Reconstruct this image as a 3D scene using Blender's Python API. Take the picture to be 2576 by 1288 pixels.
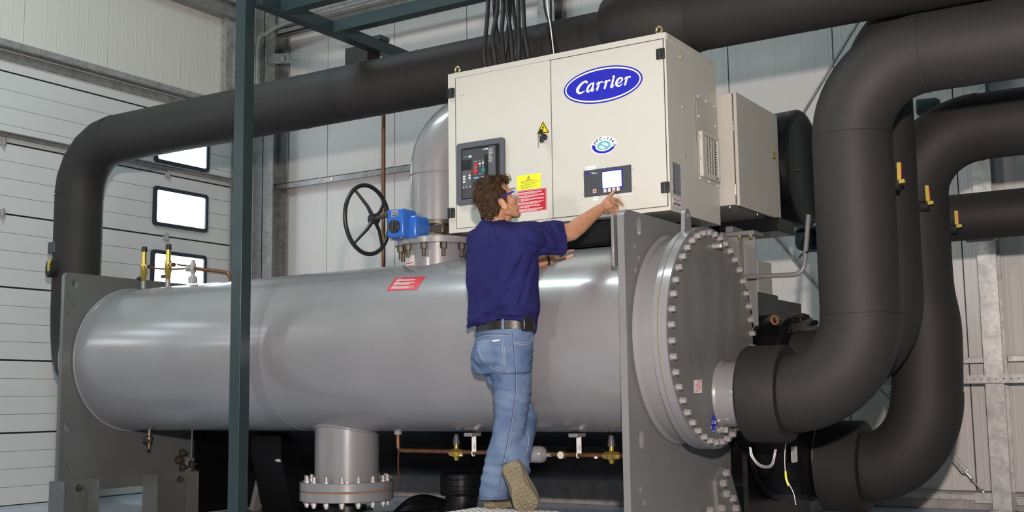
import bpy, math, random
from mathutils import Vector, Matrix, noise
from mathutils.bvhtree import BVHTree
random.seed(7)
for _o in list(bpy.data.objects): bpy.data.objects.remove(_o, do_unlink=True)
COL = bpy.context.scene.collection
pi = math.pi

# ------------------------------------------------------------------ camera
FPX = 2900.0
yaw, pit, rol = math.radians(32.2), math.radians(7.05), math.radians(-0.75)
ZC = 0.85
F = Vector((-math.sin(yaw)*math.cos(pit), math.cos(yaw)*math.cos(pit), math.sin(pit)))
R0 = Vector((math.cos(yaw), math.sin(yaw), 0)); U0 = R0.cross(F)
RR = math.cos(rol)*R0 + math.sin(rol)*U0; UU = -math.sin(rol)*R0 + math.cos(rol)*U0
CAM = Vector((0, 0, ZC))
cd = bpy.data.cameras.new('camera'); cam = bpy.data.objects.new('camera', cd); COL.objects.link(cam)
cd.sensor_width = 36.0; cd.lens = FPX/2576*36; cd.clip_start = 0.05; cd.clip_end = 200
cam.matrix_world = Matrix(((RR.x, UU.x, -F.x, CAM.x), (RR.y, UU.y, -F.y, CAM.y), (RR.z, UU.z, -F.z, CAM.z), (0, 0, 0, 1)))
bpy.context.scene.camera = cam

# ------------------------------------------------------------------ world, lights, exposure
sc = bpy.context.scene
w = bpy.data.worlds.new('world'); sc.world = w; w.use_nodes = True
bg = w.node_tree.nodes['Background']; bg.inputs[0].default_value = (0.66, 0.90, 0.93, 1); bg.inputs[1].default_value = 0.15
def area(name, loc, target, size, power, col, size_y=None):
    l = bpy.data.lights.new(name, 'AREA'); l.energy = power; l.color = col; l.size = size
    if size_y: l.shape = 'RECTANGLE'; l.size_y = size_y
    o = bpy.data.objects.new(name, l); COL.objects.link(o); o.location = loc
    o.rotation_euler = (Vector(target)-Vector(loc)).to_track_quat('-Z', 'Y').to_euler(); return o
area('flash_lamp', (0.2, -0.15, 1.55), (-2.9, 5.5, 1.6), 0.12, 440, (1.0, 0.845, 0.78))
area('slave_lamp', (-3.9, -2.5, 2.3), (-4.6, 6.0, 1.5), 0.45, 100, (1.0, 0.93, 0.86))
area('roof_light', (-5.75, 3.7, 6.5), (-5.3, 4.6, 1.0), 2.6, 190, (0.82, 0.97, 1.0), 0.55)
vs = sc.view_settings
vs.view_transform = 'Standard'; vs.look = 'None'; vs.gamma = 1.0; vs.exposure = 0.0; vs.use_curve_mapping = False

# ------------------------------------------------------------------ helpers
def at(x, y, Y=None, X=None, Z=None, D=None):
    r = F + RR*((x-1288)/FPX) - UU*((y-644)/FPX)
    if Y is not None: t = (Y-CAM.y)/r.y
    elif X is not None: t = (X-CAM.x)/r.x
    elif Z is not None: t = (Z-CAM.z)/r.z
    else: t = D
    return CAM + r*t
class G:
    def __init__(s): s.v = []; s.f = []
    def add(s, v, f):
        b = len(s.v); s.v += [Vector(p) for p in v]; s.f += [[b+i for i in q] for q in f]; return s
    def box(s, x0, x1, y0, y1, z0, z1):
        v = [(x, y, z) for x in (x0, x1) for y in (y0, y1) for z in (z0, z1)]
        return s.add(v, [(0,1,3,2),(4,6,7,5),(0,4,5,1),(2,3,7,6),(0,2,6,4),(1,5,7,3)])
    def obox(s, c, ax, ay, az, hx, hy, hz):
        c = Vector(c); ax, ay, az = Vector(ax).normalized(), Vector(ay).normalized(), Vector(az).normalized()
        v = [c+ax*(i*hx)+ay*(j*hy)+az*(k*hz) for i in (-1,1) for j in (-1,1) for k in (-1,1)]
        return s.add(v, [(0,1,3,2),(4,6,7,5),(0,4,5,1),(2,3,7,6),(0,2,6,4),(1,5,7,3)])
    def bar(s, p0, p1, w, h, up=(0,0,1)):
        p0, p1 = Vector(p0), Vector(p1); d = (p1-p0).normalized(); up = Vector(up)
        sd = d.cross(up).normalized(); up = sd.cross(d).normalized()
        return s.obox((p0+p1)/2, d, sd, up, (p1-p0).length/2, w/2, h/2)
    def cyl(s, p0, p1, r0, r1=None, n=24, cap=True):
        r1 = r0 if r1 is None else r1
        p0, p1 = Vector(p0), Vector(p1); d = (p1-p0).normalized()
        u = d.orthogonal().normalized(); w_ = d.cross(u)
        v = [p+(u*math.cos(2*pi*i/n)+w_*math.sin(2*pi*i/n))*r for p, r in ((p0, r0), (p1, r1)) for i in range(n)]
        f = [(i, (i+1)%n, n+(i+1)%n, n+i) for i in range(n)]
        if cap: f += [list(range(n))[::-1], list(range(n, 2*n))]
        return s.add(v, f)
    def lathe(s, o, ax, prof, n=48, cap=True):
        o = Vector(o); d = Vector(ax).normalized(); u = d.orthogonal().normalized(); w_ = d.cross(u)
        v = []; f = []
        for t, r in prof: v += [o+d*t+(u*math.cos(2*pi*i/n)+w_*math.sin(2*pi*i/n))*max(r, 1e-4) for i in range(n)]
        for k in range(len(prof)-1): f += [(k*n+i, k*n+(i+1)%n, (k+1)*n+(i+1)%n, (k+1)*n+i) for i in range(n)]
        if cap: f += [list(range(n))[::-1], list(range((len(prof)-1)*n, len(prof)*n))]
        return s.add(v, f)
    def tube(s, path, r, n=12, cap=True, closed=False, sq=None):
        P = [Vector(p) for p in path]; m = len(P); rr = r if isinstance(r, (list, tuple)) else [r]*m
        T = []
        for i in range(m):
            a = P[(i-1) % m] if (closed or i > 0) else P[i]; b = P[(i+1) % m] if (closed or i < m-1) else P[i]
            T.append((b-a).normalized())
        u = T[0].orthogonal().normalized(); v = []; f = []
        for i in range(m):
            u = (u-T[i]*u.dot(T[i])).normalized(); w_ = T[i].cross(u)
            v += [P[i]+(u*math.cos(2*pi*k/n)+w_*math.sin(2*pi*k/n))*rr[i] for k in range(n)]
        for i in range(m if closed else m-1):
            a, b = i*n, ((i+1) % m)*n
            f += [(a+k, a+(k+1)%n, b+(k+1)%n, b+k) for k in range(n)]
        if cap and not closed: f += [list(range(n))[::-1], list(range((m-1)*n, m*n))]
        return s.add(v, f)
    def torus(s, c, ax, Rr, r, n=40, m=10):
        c = Vector(c); d = Vector(ax).normalized(); u = d.orthogonal().normalized(); w_ = d.cross(u)
        return s.tube([c+(u*math.cos(2*pi*i/n)+w_*math.sin(2*pi*i/n))*Rr for i in range(n)], r, m, closed=True)
    def ell(s, c, r, M=None, n=24, m=14):
        c = Vector(c); v = []; f = []
        for j in range(m+1):
            th = pi*j/m
            for i in range(n):
                p = Vector((math.sin(th)*math.cos(2*pi*i/n)*r[0], math.sin(th)*math.sin(2*pi*i/n)*r[1], math.cos(th)*r[2]))
                v.append(c+(M @ p if M else p))
        for j in range(m): f += [(j*n+i, (j+1)*n+i, (j+1)*n+(i+1)%n, j*n+(i+1)%n) for i in range(n)]
        return s.add(v, f)
    def cap(s, p0, p1, r0, r1, n=16):
        p0, p1 = Vector(p0), Vector(p1); L = (p1-p0).length; pr = []
        for k in range(6): a = pi/2*k/6; pr.append((-r0*math.cos(a), r0*math.sin(a)))
        pr.append((0, r0)); pr.append((L, r1))
        for k in range(1, 7): a = pi/2*k/6; pr.append((L+r1*math.sin(a), r1*math.cos(a)))
        return s.lathe(p0, p1-p0, pr, n)
    def chain(s, pts, rs):
        for i in range(len(pts)-1): s.cap(pts[i], pts[i+1], rs[i], rs[i+1])
        return s
    def poly(s, pts):
        return s.add(pts, [list(range(len(pts)))])
def arc(p0, c, p1, n=12):
    """points of a circular bend from p0 to p1 round the corner c"""
    p0, c, p1 = Vector(p0), Vector(c), Vector(p1); o = p0+p1-c; a = p0-o; b = c-p0
    return [o+a*math.cos(pi/2*k/n)+b*math.sin(pi/2*k/n) for k in range(n+1)]
def bend(pts, r, n=10):
    P = [Vector(p) for p in pts]; out = [P[0]]
    for i in range(1, len(P)-1):
        a = P[i]+(P[i-1]-P[i]).normalized()*r; b = P[i]+(P[i+1]-P[i]).normalized()*r
        for k in range(n+1):
            t = k/n; out.append(a*(1-t)**2+P[i]*2*t*(1-t)+b*t*t)
    out.append(P[-1]); return out
def world_of(o):
    p = Vector((0, 0, 0))
    while o: p += o.location; o = o.parent
    return p
def mk(name, g, mat, parent=None, ang=35, bev=0, center=True, smooth=True):
    me = bpy.data.meshes.new(name)
    lo = Vector([min(p[i] for p in g.v) for i in range(3)]); hi = Vector([max(p[i] for p in g.v) for i in range(3)])
    c = (lo+hi)/2 if center else Vector((0, 0, 0))
    if center and parent is None: c.z = lo.z
    me.from_pydata([tuple(p-c) for p in g.v], [], g.f); me.validate(); me.update()
    return link(name, me, mat, parent, c, ang, bev, smooth)
def link(name, me, mat, parent, c, ang=35, bev=0, smooth=True):
    if mat: 
        me.materials.clear(); me.materials.append(mat)
    if smooth:
        me.shade_smooth(); me.set_sharp_from_angle(angle=math.radians(ang))
    o = bpy.data.objects.new(name, me); COL.objects.link(o)
    if parent: o.parent = parent; o.location = c-world_of(parent)
    else: o.location = c
    if bev:
        m = o.modifiers.new('bevel', 'BEVEL'); m.width = bev; m.segments = 2; m.limit_method = 'ANGLE'; m.angle_limit = math.radians(40)
    return o
def thing(name, label, cat, loc, group=None):
    o = bpy.data.objects.new(name, None); COL.objects.link(o); o.location = Vector(loc); o.empty_display_size = .1
    o['label'] = label; o['category'] = cat
    if group: o['group'] = group
    return o
def tag(o, label, cat, group=None):
    o['label'] = label; o['category'] = cat
    if group: o['group'] = group
    return o
def struct(name, loc=None, g=None, mat=None, **k):
    if g is None:
        o = bpy.data.objects.new(name, None); COL.objects.link(o); o.location = loc or (0, 0, 0)
    else: o = mk(name, g, mat, **k)
    o['kind'] = 'structure'; return o
def dup(o, off, parent=None):
    c = o.copy(); COL.objects.link(c); c.parent = parent if parent else o.parent
    if not parent: c.location = o.location+Vector(off)
    for ch in o.children: 
        if ch.name in COL.objects and ch is not c: dup(ch, (0, 0, 0), c)
    return c
def flat(loops, thick, o, u, v, bevel=0):
    """extruded plate with holes: first loop outline, others holes; (a,b) -> o+u*a+v*b, thickness along u x v"""
    cu = bpy.data.curves.new('c', 'CURVE'); cu.dimensions = '2D'; cu.fill_mode = 'BOTH'; cu.extrude = thick/2
    for L in loops:
        sp = cu.splines.new('POLY'); sp.points.add(len(L)-1); sp.use_cyclic_u = True
        for i, p in enumerate(L): sp.points[i].co = (p[0], p[1], 0, 1)
    ob = bpy.data.objects.new('c', cu); COL.objects.link(ob)
    me = bpy.data.meshes.new_from_object(ob.evaluated_get(bpy.context.evaluated_depsgraph_get()))
    bpy.data.objects.remove(ob); bpy.data.curves.remove(cu)
    u, v, o = Vector(u), Vector(v), Vector(o); n = u.cross(v)
    g = G(); g.v = [o+u*p.co.x+v*p.co.y+n*p.co.z for p in me.vertices]; g.f = [list(q.vertices) for q in me.polygons]
    bpy.data.meshes.remove(me); return g
def text(body, size, o, u, v, extrude=0.0006, shear=0, bold=0, align='CENTER'):
    cu = bpy.data.curves.new('t', 'FONT'); cu.body = body; cu.size = size; cu.extrude = extrude; cu.shear = shear; cu.offset = bold
    cu.align_x = align; cu.align_y = 'CENTER'; cu.resolution_u = 3
    ob = bpy.data.objects.new('t', cu); COL.objects.link(ob)
    me = bpy.data.meshes.new_from_object(ob.evaluated_get(bpy.context.evaluated_depsgraph_get()))
    bpy.data.objects.remove(ob); bpy.data.curves.remove(cu)
    u, v, o = Vector(u), Vector(v), Vector(o); n = u.cross(v)
    g = G(); g.v = [o+u*p.co.x+v*p.co.y+n*p.co.z for p in me.vertices]; g.f = [list(q.vertices) for q in me.polygons]
    bpy.data.meshes.remove(me); return g
def rrect(cx, cy, w_, h, r, n=6):
    P = []
    for sx, sy, a0 in ((1, 1, 0), (-1, 1, 90), (-1, -1, 180), (1, -1, 270)):
        for k in range(n+1):
            a = math.radians(a0+90*k/n); P.append((cx+sx*(w_/2-r)+r*math.cos(a), cy+sy*(h/2-r)+r*math.sin(a)))
    return P
def circ(cx, cy, r, n=32, ry=None):
    ry = ry or r; return [(cx+r*math.cos(2*pi*k/n), cy+ry*math.sin(2*pi*k/n)) for k in range(n)]
def remesh(name, g, vox, mat, parent, smooth=6, disp=None, fac=0.5):
    me = bpy.data.meshes.new(name); me.from_pydata([tuple(p) for p in g.v], [], g.f); me.update()
    o = bpy.data.objects.new(name, me); COL.objects.link(o)
    m = o.modifiers.new('r', 'REMESH'); m.mode = 'VOXEL'; m.voxel_size = vox
    s_ = o.modifiers.new('s', 'SMOOTH'); s_.iterations = smooth; s_.factor = fac
    m2 = bpy.data.meshes.new_from_object(o.evaluated_get(bpy.context.evaluated_depsgraph_get()))
    bpy.data.objects.remove(o); bpy.data.meshes.remove(me)
    if disp:
        ns = [v.normal.copy() for v in m2.vertices]
        for v, nn in zip(m2.vertices, ns): v.co += nn*disp(v.co, nn)
        m2.update()
    n_ = len(m2.vertices); c = sum((v.co for v in m2.vertices), Vector())/n_
    m2.transform(Matrix.Translation(-c)); m2.name = name
    ob = link(name, m2, mat, parent, c, ang=80); return ob

# ------------------------------------------------------------------ materials
def nt(m): m.use_nodes = True; return m.node_tree, m.node_tree.nodes, m.node_tree.links
def M(name, col, rough=.5, metal=0, bump=0, bscale=200, var=0, vscale=3, spec=.5, emit=0, trans=0, coat=0, obj=True, stretch=None, col2=None, detail=3):
    m = bpy.data.materials.new(name); t, N, L = nt(m); b = N['Principled BSDF']
    b.inputs['Base Color'].default_value = (*col, 1); b.inputs['Roughness'].default_value = rough; b.inputs['Metallic'].default_value = metal
    b.inputs['Specular IOR Level'].default_value = spec
    if coat: b.inputs['Coat Weight'].default_value = coat; b.inputs['Coat Roughness'].default_value = .17
    if emit: b.inputs['Emission Color'].default_value = (*col, 1); b.inputs['Emission Strength'].default_value = emit
    if trans: b.inputs['Transmission Weight'].default_value = trans
    tc = N.new('ShaderNodeNewGeometry'); src = tc.outputs['Position']
    if stretch:
        mp = N.new('ShaderNodeMapping'); mp.inputs['Scale'].default_value = stretch; L.new(src, mp.inputs[0]); src = mp.outputs[0]
    if var:
        n = N.new('ShaderNodeTexNoise'); n.inputs['Scale'].default_value = vscale; n.inputs['Detail'].default_value = detail; L.new(src, n.inputs['Vector'])
        r = N.new('ShaderNodeMapRange'); r.inputs[1].default_value = .3; r.inputs[2].default_value = .7; L.new(n.outputs['Fac'], r.inputs[0])
        mx = N.new('ShaderNodeMix'); mx.data_type = 'RGBA'; mx.inputs[6].default_value = (*col, 1)
        c2 = col2 or tuple(min(1, c*(1-var)) for c in col); mx.inputs[7].default_value = (*c2, 1)
        L.new(r.outputs[0], mx.inputs[0]); L.new(mx.outputs[2], b.inputs['Base Color'])
        r2 = N.new('ShaderNodeMapRange'); r2.inputs[3].default_value = max(.05, rough-.08); r2.inputs[4].default_value = min(1, rough+.08); L.new(n.outputs['Fac'], r2.inputs[0]); L.new(r2.outputs[0], b.inputs['Roughness'])
    if bump:
        n2 = N.new('ShaderNodeTexNoise'); n2.inputs['Scale'].default_value = bscale; n2.inputs['Detail'].default_value = 2; L.new(src, n2.inputs['Vector'])
        bp = N.new('ShaderNodeBump'); bp.inputs['Strength'].default_value = bump; bp.inputs['Distance'].default_value = .002; L.new(n2.outputs['Fac'], bp.inputs['Height']); L.new(bp.outputs[0], b.inputs['Normal'])
    return m
def ribbed(name, col, axis, period, rough=.5, depth=.0015):
    """cladding with fine vertical ribs along the sheet"""
    m = M(name, col, rough); t, N, L = nt(m); b = N['Principled BSDF']
    g_ = N.new('ShaderNodeNewGeometry'); sx = N.new('ShaderNodeSeparateXYZ'); L.new(g_.outputs['Position'], sx.inputs[0])
    mu = N.new('ShaderNodeMath'); mu.operation = 'MULTIPLY'; mu.inputs[1].default_value = 2*pi/period; L.new(sx.outputs[axis], mu.inputs[0])
    sn = N.new('ShaderNodeMath'); sn.operation = 'SINE'; L.new(mu.outputs[0], sn.inputs[0])
    pw = N.new('ShaderNodeMapRange'); pw.inputs[1].default_value = .86; pw.inputs[2].default_value = 1.0; L.new(sn.outputs[0], pw.inputs[0])
    bp = N.new('ShaderNodeBump'); bp.inputs['Strength'].default_value = .7; bp.inputs['Distance'].default_value = depth; L.new(pw.outputs[0], bp.inputs['Height']); L.new(bp.outputs[0], b.inputs['Normal'])
    n = N.new('ShaderNodeTexNoise'); n.inputs['Scale'].default_value = .7; L.new(g_.outputs['Position'], n.inputs['Vector'])
    mx = N.new('ShaderNodeMix'); mx.data_type = 'RGBA'; mx.inputs[6].default_value = (*col, 1); mx.inputs[7].default_value = tuple(c*.9 for c in col)+(1,)
    L.new(n.outputs['Fac'], mx.inputs[0]); L.new(mx.outputs[2], b.inputs['Base Color'])
    return m
def galv(name, base=.42):
    m = M(name, (base, base*1.01, base), .45, .55); t, N, L = nt(m); b = N['Principled BSDF']
    g_ = N.new('ShaderNodeNewGeometry'); v = N.new('ShaderNodeTexVoronoi'); v.inputs['Scale'].default_value = 38; L.new(g_.outputs['Position'], v.inputs['Vector'])
    n = N.new('ShaderNodeTexNoise'); n.inputs['Scale'].default_value = 9; n.inputs['Detail'].default_value = 4; L.new(g_.outputs['Position'], n.inputs['Vector'])
    sp = N.new('ShaderNodeSeparateColor'); L.new(v.outputs['Color'], sp.inputs[0])
    ad = N.new('ShaderNodeMath'); ad.operation = 'MULTIPLY_ADD'; ad.inputs[1].default_value = .35; L.new(sp.outputs[0], ad.inputs[0]); L.new(n.outputs['Fac'], ad.inputs[2])
    cr = N.new('ShaderNodeMapRange'); cr.inputs[1].default_value = .35; cr.inputs[2].default_value = .9; L.new(ad.outputs[0], cr.inputs[0])
    mx = N.new('ShaderNodeMix'); mx.data_type = 'RGBA'; mx.inputs[6].default_value = (base*.72, base*.72, base*.71, 1); mx.inputs[7].default_value = (base*1.15, base*1.15, base*1.12, 1)
    L.new(cr.outputs[0], mx.inputs[0]); L.new(mx.outputs[2], b.inputs['Base Color'])
    return m
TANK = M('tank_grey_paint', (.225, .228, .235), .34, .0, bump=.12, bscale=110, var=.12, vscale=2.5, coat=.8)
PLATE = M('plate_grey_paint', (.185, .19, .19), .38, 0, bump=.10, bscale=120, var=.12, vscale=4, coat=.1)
LPLATE = M('plate_grey_darker', (.105, .113, .110), .4, 0, bump=.10, bscale=120, var=.12, vscale=4)  # PLATE repeated in a darker tone for the left sheet and legs
COVER = M('cover_dark_grey_paint', (.17, .175, .172), .42, 0, bump=.10, bscale=120, var=.22, vscale=9, stretch=(1, 1, .35))
BLACK = M('black_gloss_paint', (.005, .005, .006), .35, 0, spec=.35, bump=.1, bscale=60, var=.3, vscale=5)
RUBBER = M('black_rubber_insulation', (.026, .025, .0242), .6, 0, bump=.25, bscale=500, var=.18, vscale=1.6, spec=.3)
RUBBERX = M('rubber_collar_insulation', (.023, .0225, .022), .64, 0, bump=.3, bscale=500, var=.2, vscale=3, spec=.25)
SEAM = M('rubber_seam', (.035, .033, .03), .8)
GREEN = M('green_grey_steel_paint', (.030, .050, .055), .36, .2, bump=.08, bscale=50, var=.15, vscale=6)
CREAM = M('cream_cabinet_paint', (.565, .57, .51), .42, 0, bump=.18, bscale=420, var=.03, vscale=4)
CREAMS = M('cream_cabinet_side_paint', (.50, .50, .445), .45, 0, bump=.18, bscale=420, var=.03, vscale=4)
GALV = galv('galvanised_steel'); GALVD = galv('dull_galvanised_steel', .3)
CLADB = ribbed('white_back_cladding', (.60, .585, .565), 0, .113)
CLADL = ribbed('cream_left_cladding', (.68, .68, .62), 1, .113)
DOORW = M('white_door_panel', (.60, .62, .61), .5, 0, bump=.08, bscale=90, var=.04, vscale=2)
SEAL = M('black_door_seal', (.008, .008, .01), .6)
WINFR = M('dark_blue_window_frame', (.012, .022, .035), .4)
PANE = M('bright_daylight_pane', (.86, .93, 1.0), .3, emit=8)
FLOOR = M('painted_concrete_floor', (.42, .46, .56), .3, 0, bump=.1, bscale=30, var=.15, vscale=3)
KERB = M('concrete_kerb', (.42, .40, .38), .8, 0, bump=.4, bscale=90, var=.3, vscale=12)
BRASS = M('yellow_brass', (.62, .45, .10), .3, .85, var=.25, vscale=60)
COPPER = M('brown_copper_pipe', (.23, .11, .055), .42, .7, var=.4, vscale=30)
STEEL = M('bright_zinc_bolt', (.55, .53, .50), .32, .75, var=.2, vscale=80)
BOLTG = M('painted_bolt', (.42, .41, .40), .35, .3, var=.2, vscale=80)
DKSTEEL = M('dark_oiled_steel', (.10, .085, .065), .4, .7)
GOLD = M('yellow_zinc_eyebolt', (.58, .50, .22), .3, .8)
BLUE = M('blue_gearbox_paint', (.022, .125, .47), .32, 0, bump=.05, bscale=50, coat=.2)
BLKPL = M('black_plastic', (.016, .017, .018), .4)
DGREY = M('dark_grey_plastic', (.052, .058, .066), .45)
MGREY = M('mid_grey_plastic', (.085, .095, .11), .45)
LOGOB = M('logo_blue', (.022, .025, .46), .3, 0, var=.1, vscale=60)
WHITE = M('white_print', (.82, .84, .85), .4)
OFFW = M('offwhite_print', (.62, .62, .60), .5)
LEVER = M('yellow_lever', (.50, .40, .07), .4, .2)
YEL = M('yellow_sticker', (.80, .82, .03), .4)
YELD = M('warning_yellow', (.80, .66, .01), .4)
RED = M('red_sticker', (.50, .012, .03), .4)
REDB = M('red_button', (.62, .03, .05), .35)
TEALB = M('teal_button', (.01, .22, .20), .35)
LBLUE = M('light_blue_print', (.18, .50, .78), .4)
TEALP = M('teal_print', (.10, .48, .48), .4)
PURP = M('dark_purple_print', (.05, .02, .10), .4)
SCREEN = M('lit_screen', (.90, .95, 1.0), .2, emit=1.6)
SILVER = M('silver_nameplate', (.33, .35, .38), .4, .4)
PINKP = M('pale_pink_label', (.72, .66, .66), .5)
PUTTY = M('yellow_sealant', (.34, .31, .14), .7)
WHITEP = M('white_plastic_strip', (.72, .72, .70), .5)
DENIM = M('blue_denim', (.070, .115, .215), .9, 0, bump=.5, bscale=900, var=.55, vscale=9, spec=.05, col2=(.15, .21, .32), detail=8)
DENIMD = M('dark_denim_seam', (.035, .06, .14), .9)
THREAD = M('pale_seam_thread', (.42, .44, .46), .9)
SHIRT = M('navy_blue_cotton', (.018, .0185, .10), .85, 0, bump=.3, bscale=700, var=.2, vscale=12, spec=.15)
SKIN = M('skin', (.50, .255, .15), .5, 0, bump=.15, bscale=300, var=.2, vscale=26, spec=.35)
LIP = M('lip', (.40, .13, .10), .5)
HAIR = M('brown_hair', (.045, .025, .011), .6, 0, bump=.9, bscale=140, var=.6, vscale=45, spec=.2)
HAIRL = M('light_brown_hair_strand', (.085, .052, .024), .55, spec=.2)
BELT = M('black_leather_belt', (.012, .010, .009), .4, 0, bump=.3, bscale=150)
SHOE = M('tan_suede_shoe', (.24, .17, .12), .85, 0, bump=.3, bscale=300, var=.2, vscale=30)
SHOEG = M('grey_shoe_panel', (.10, .095, .08), .85)
SOLE = M('khaki_rubber_sole', (.205, .18, .115), .8, 0, bump=.3, bscale=200, var=.2, vscale=20)
SOLED = M('sole_groove', (.10, .085, .055), .9)
GLASSES = M('purple_glasses_arm', (.07, .03, .33), .3)
LENS = M('clear_lens', (.8, .85, .95), .05); LENS.node_tree.nodes['Principled BSDF'].inputs['Alpha'].default_value = .22
CHEQ = M('bright_chequer_plate', (.62, .64, .62), .3, .6, var=.2, vscale=20)
CABLE = M('black_cable', (.012, .012, .013), .4)
EYE = M('eyeball', (.7, .68, .65), .3)
RUST = M('rust', (.28, .10, .03), .8)
# ------------------------------------------------------------------ the hall
fl = struct('floor', g=G().box(-9.15, 4, -3, 9.3, -.1, 0), mat=FLOOR)
wb = struct('wall_back', (-3, 9.2, 0))
x = -8.978
edges = [-9.15]+[-8.068+.905*k for k in range(0, 14)]
for a, b in zip(edges[:-1], edges[1:]):
    mk('wall_panel', G().box(a+.004, b-.004, 9.15, 9.23, .13, 6.6), CLADB, wb, bev=.003)
mk('panel_joint_backing', G().box(-9.15, 3.7, 9.17, 9.24, .13, 6.6), SEAL, wb)
struct('trim_1', g=G().box(-9.0, 3.7, 9.02, 9.25, 0, .13), mat=KERB, bev=.01)['label'] = 'low concrete kerb under the back wall'
wl = struct('wall_left', (-9.1, 6, 0))
ed = [-2.0, -1.1, -.2, .7, 1.6, 2.5, 3.427, 4.332, 5.237, 6.142, 7.047, 7.952, 8.857, 9.15]
for a, b in zip(ed[:-1], ed[1:]):
    mk('wall_panel', G().box(-9.08, -9.0, a+.003, b-.003, 3.97, 6.6), CLADL, wl, bev=.003)
mk('panel_joint_backing', G().box(-9.09, -9.03, 2.5, 9.15, 3.97, 6.6), SEAL, wl)
mk('wall_return', G().box(-9.08, -9.0, 8.72, 9.15, 0, 3.97), CLADL, wl)
# sectional door on the left wall
door = struct('door_1', (-8.98, 5.6, 0))
lv = [0.0, .613, 1.234, 1.861, 2.495, 3.120, 3.752, 3.96]
for k, (a, b) in enumerate(zip(lv[:-1], lv[1:])):
    g = G(); n = 4 if b-a > .4 else 1; h = (b-a-.012)/n
    for j in range(n): g.box(-9.02, -8.965, 0.4, 8.64, a+.006+j*h+.0012, a+.006+(j+1)*h-.0012)
    mk('door_panel', g, DOORW, door, bev=.0018)
mk('door_seal', G().box(-9.03, -8.974, 0.4, 8.64, 0.0, 3.96), SEAL, door)
for (y0, y1, z0, z1) in ((7.60, 8.306, 2.589, 2.985), (7.59, 8.30, 1.965, 2.349), (7.60, 8.308, 3.221, 3.61), (3.0, 3.7, 2.589, 2.985), (3.0, 3.7, 1.965, 2.349), (3.0, 3.7, 3.221, 3.61), (1.5, 2.2, 2.589, 2.985), (1.5, 2.2, 1.965, 2.349), (1.5, 2.2, 3.221, 3.61)):
    cy, cz, w_, h = (y0+y1)/2, (z0+z1)/2, y1-y0, z1-z0
    fr = mk('window_frame', flat([rrect(0, 0, w_, h, .035), rrect(0, 0, w_-.075, h-.075, .02)], .03, (-8.955, cy, cz), (0, 1, 0), (0, 0, 1)), WINFR, door, bev=.004)
    mk('pane', G().box(-8.966, -8.958, y0+.03, y1-.03, z0+.03, z1-.03), PANE, fr)
for y, z in ((7.77, 3.12), (7.77, 2.49), (5.95, 3.12), (5.967, 2.495)):
    mk('hinge', G().box(-8.965, -8.945, y-.03, y+.03, z-.028, z+.028).box(-8.95, -8.93, y-.012, y+.012, z-.04, z+.04), GALV, door, bev=.004)
mk('door_stiffener', G().box(-8.965, -8.93, 0.4, 8.60, 3.165, 3.20).box(-8.965, -8.90, 0.4, 8.60, 3.195, 3.205), GALVD, door, bev=.002)
mk('door_head_angle', G().box(-9.0, -8.88, 0.3, 8.7, 3.945, 3.96).box(-8.965, -8.945, 0.3, 8.7, 3.85, 3.93), GALVD, door, bev=.003)
mk('door_head_rail', G().box(-9.0, -8.93, 0.3, 8.7, 3.97, 4.03), GALV, door, bev=.004)
mk('door_track', G().box(-8.96, -8.90, 8.645, 8.70, 0, 3.9), GALVD, door, bev=.003)

def steel(name, label, cat, g, mat=GALV, bev=.002, group=None): return tag(mk(name, g, mat, bev=bev), label, cat, group)
# steelwork along the walls
g = G().box(-8.88, -8.60, 8.88, 8.895, 0, 5.6).box(-8.88, -8.60, 9.10, 9.12, 0, 5.6).box(-8.75, -8.735, 8.88, 9.12, 0, 5.6)
steel('steel_column', 'galvanised steel column in the far corner behind the green post', 'column', g, GALVD)
g = G().box(-8.99, -8.92, 8.49, 8.62, 3.97, 4.95).box(-8.99, -8.90, 8.60, 8.63, 3.97, 4.95)
steel('steel_column', 'short galvanised upright above the sectional door beside the corner', 'column', g)
g = G().box(-9.0, -8.86, 6.8, 8.75, 4.94, 5.08).box(-9.0, -8.80, 6.8, 8.75, 5.08, 5.1)
steel('steel_beam', 'galvanised channel high on the left wall above the cream cladding', 'beam', g, GALVD)
# right hand back column, with its rails
col = thing('steel_column', 'galvanised steel column against the back wall at right of the black pipes', 'column', (-1.52, 8.95, 0))
mk('flange', G().box(-1.588, -1.456, 8.91, 8.925, .012, 5.6), GALV, col, bev=.002)
mk('web', G().box(-1.527, -1.517, 8.925, 9.09, .012, 5.6), GALV, col)
mk('back_flange', G().box(-1.588, -1.456, 9.08, 9.095, .012, 5.6), GALV, col)
mk('base_plate', G().box(-1.60, -1.44, 8.90, 9.1, 0, .012), GALV, col)
col2 = thing('steel_column', 'galvanised steel column far behind the cable bundle, mostly hidden by the pipe', 'column', (-5.1, 8.95, 0))
mk('flange', G().box(-5.30, -5.12, 8.91, 8.925, 0, 5.6), GALVD, col2); mk('web', G().box(-5.215, -5.205, 8.925, 9.09, 0, 5.6), GALVD, col2)
mk('back_flange', G().box(-5.30, -5.12, 9.08, 9.095, 0, 5.6), GALVD, col2)
g = G().box(-8.78, -5.22, 9.04, 9.13, 3.178, 3.186).box(-8.78, -5.22, 9.04, 9.048, 3.125, 3.186)
r_ = steel('wall_rail', 'galvanised angle rail on the back wall behind the handwheel', 'rail', g, GALVD, .001)
for k in range(5): mk('bolt', G().cyl((-8.6+.7*k, 9.03, 3.15), (-8.6+.7*k, 9.05, 3.15), .012, n=8), STEEL, r_)
steel('wall_rail', 'narrow galvanised rail on the back wall left of the right hand column', 'rail', G().box(-3.6, -1.6, 9.06, 9.14, 1.066, 1.108), GALV)
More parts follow.
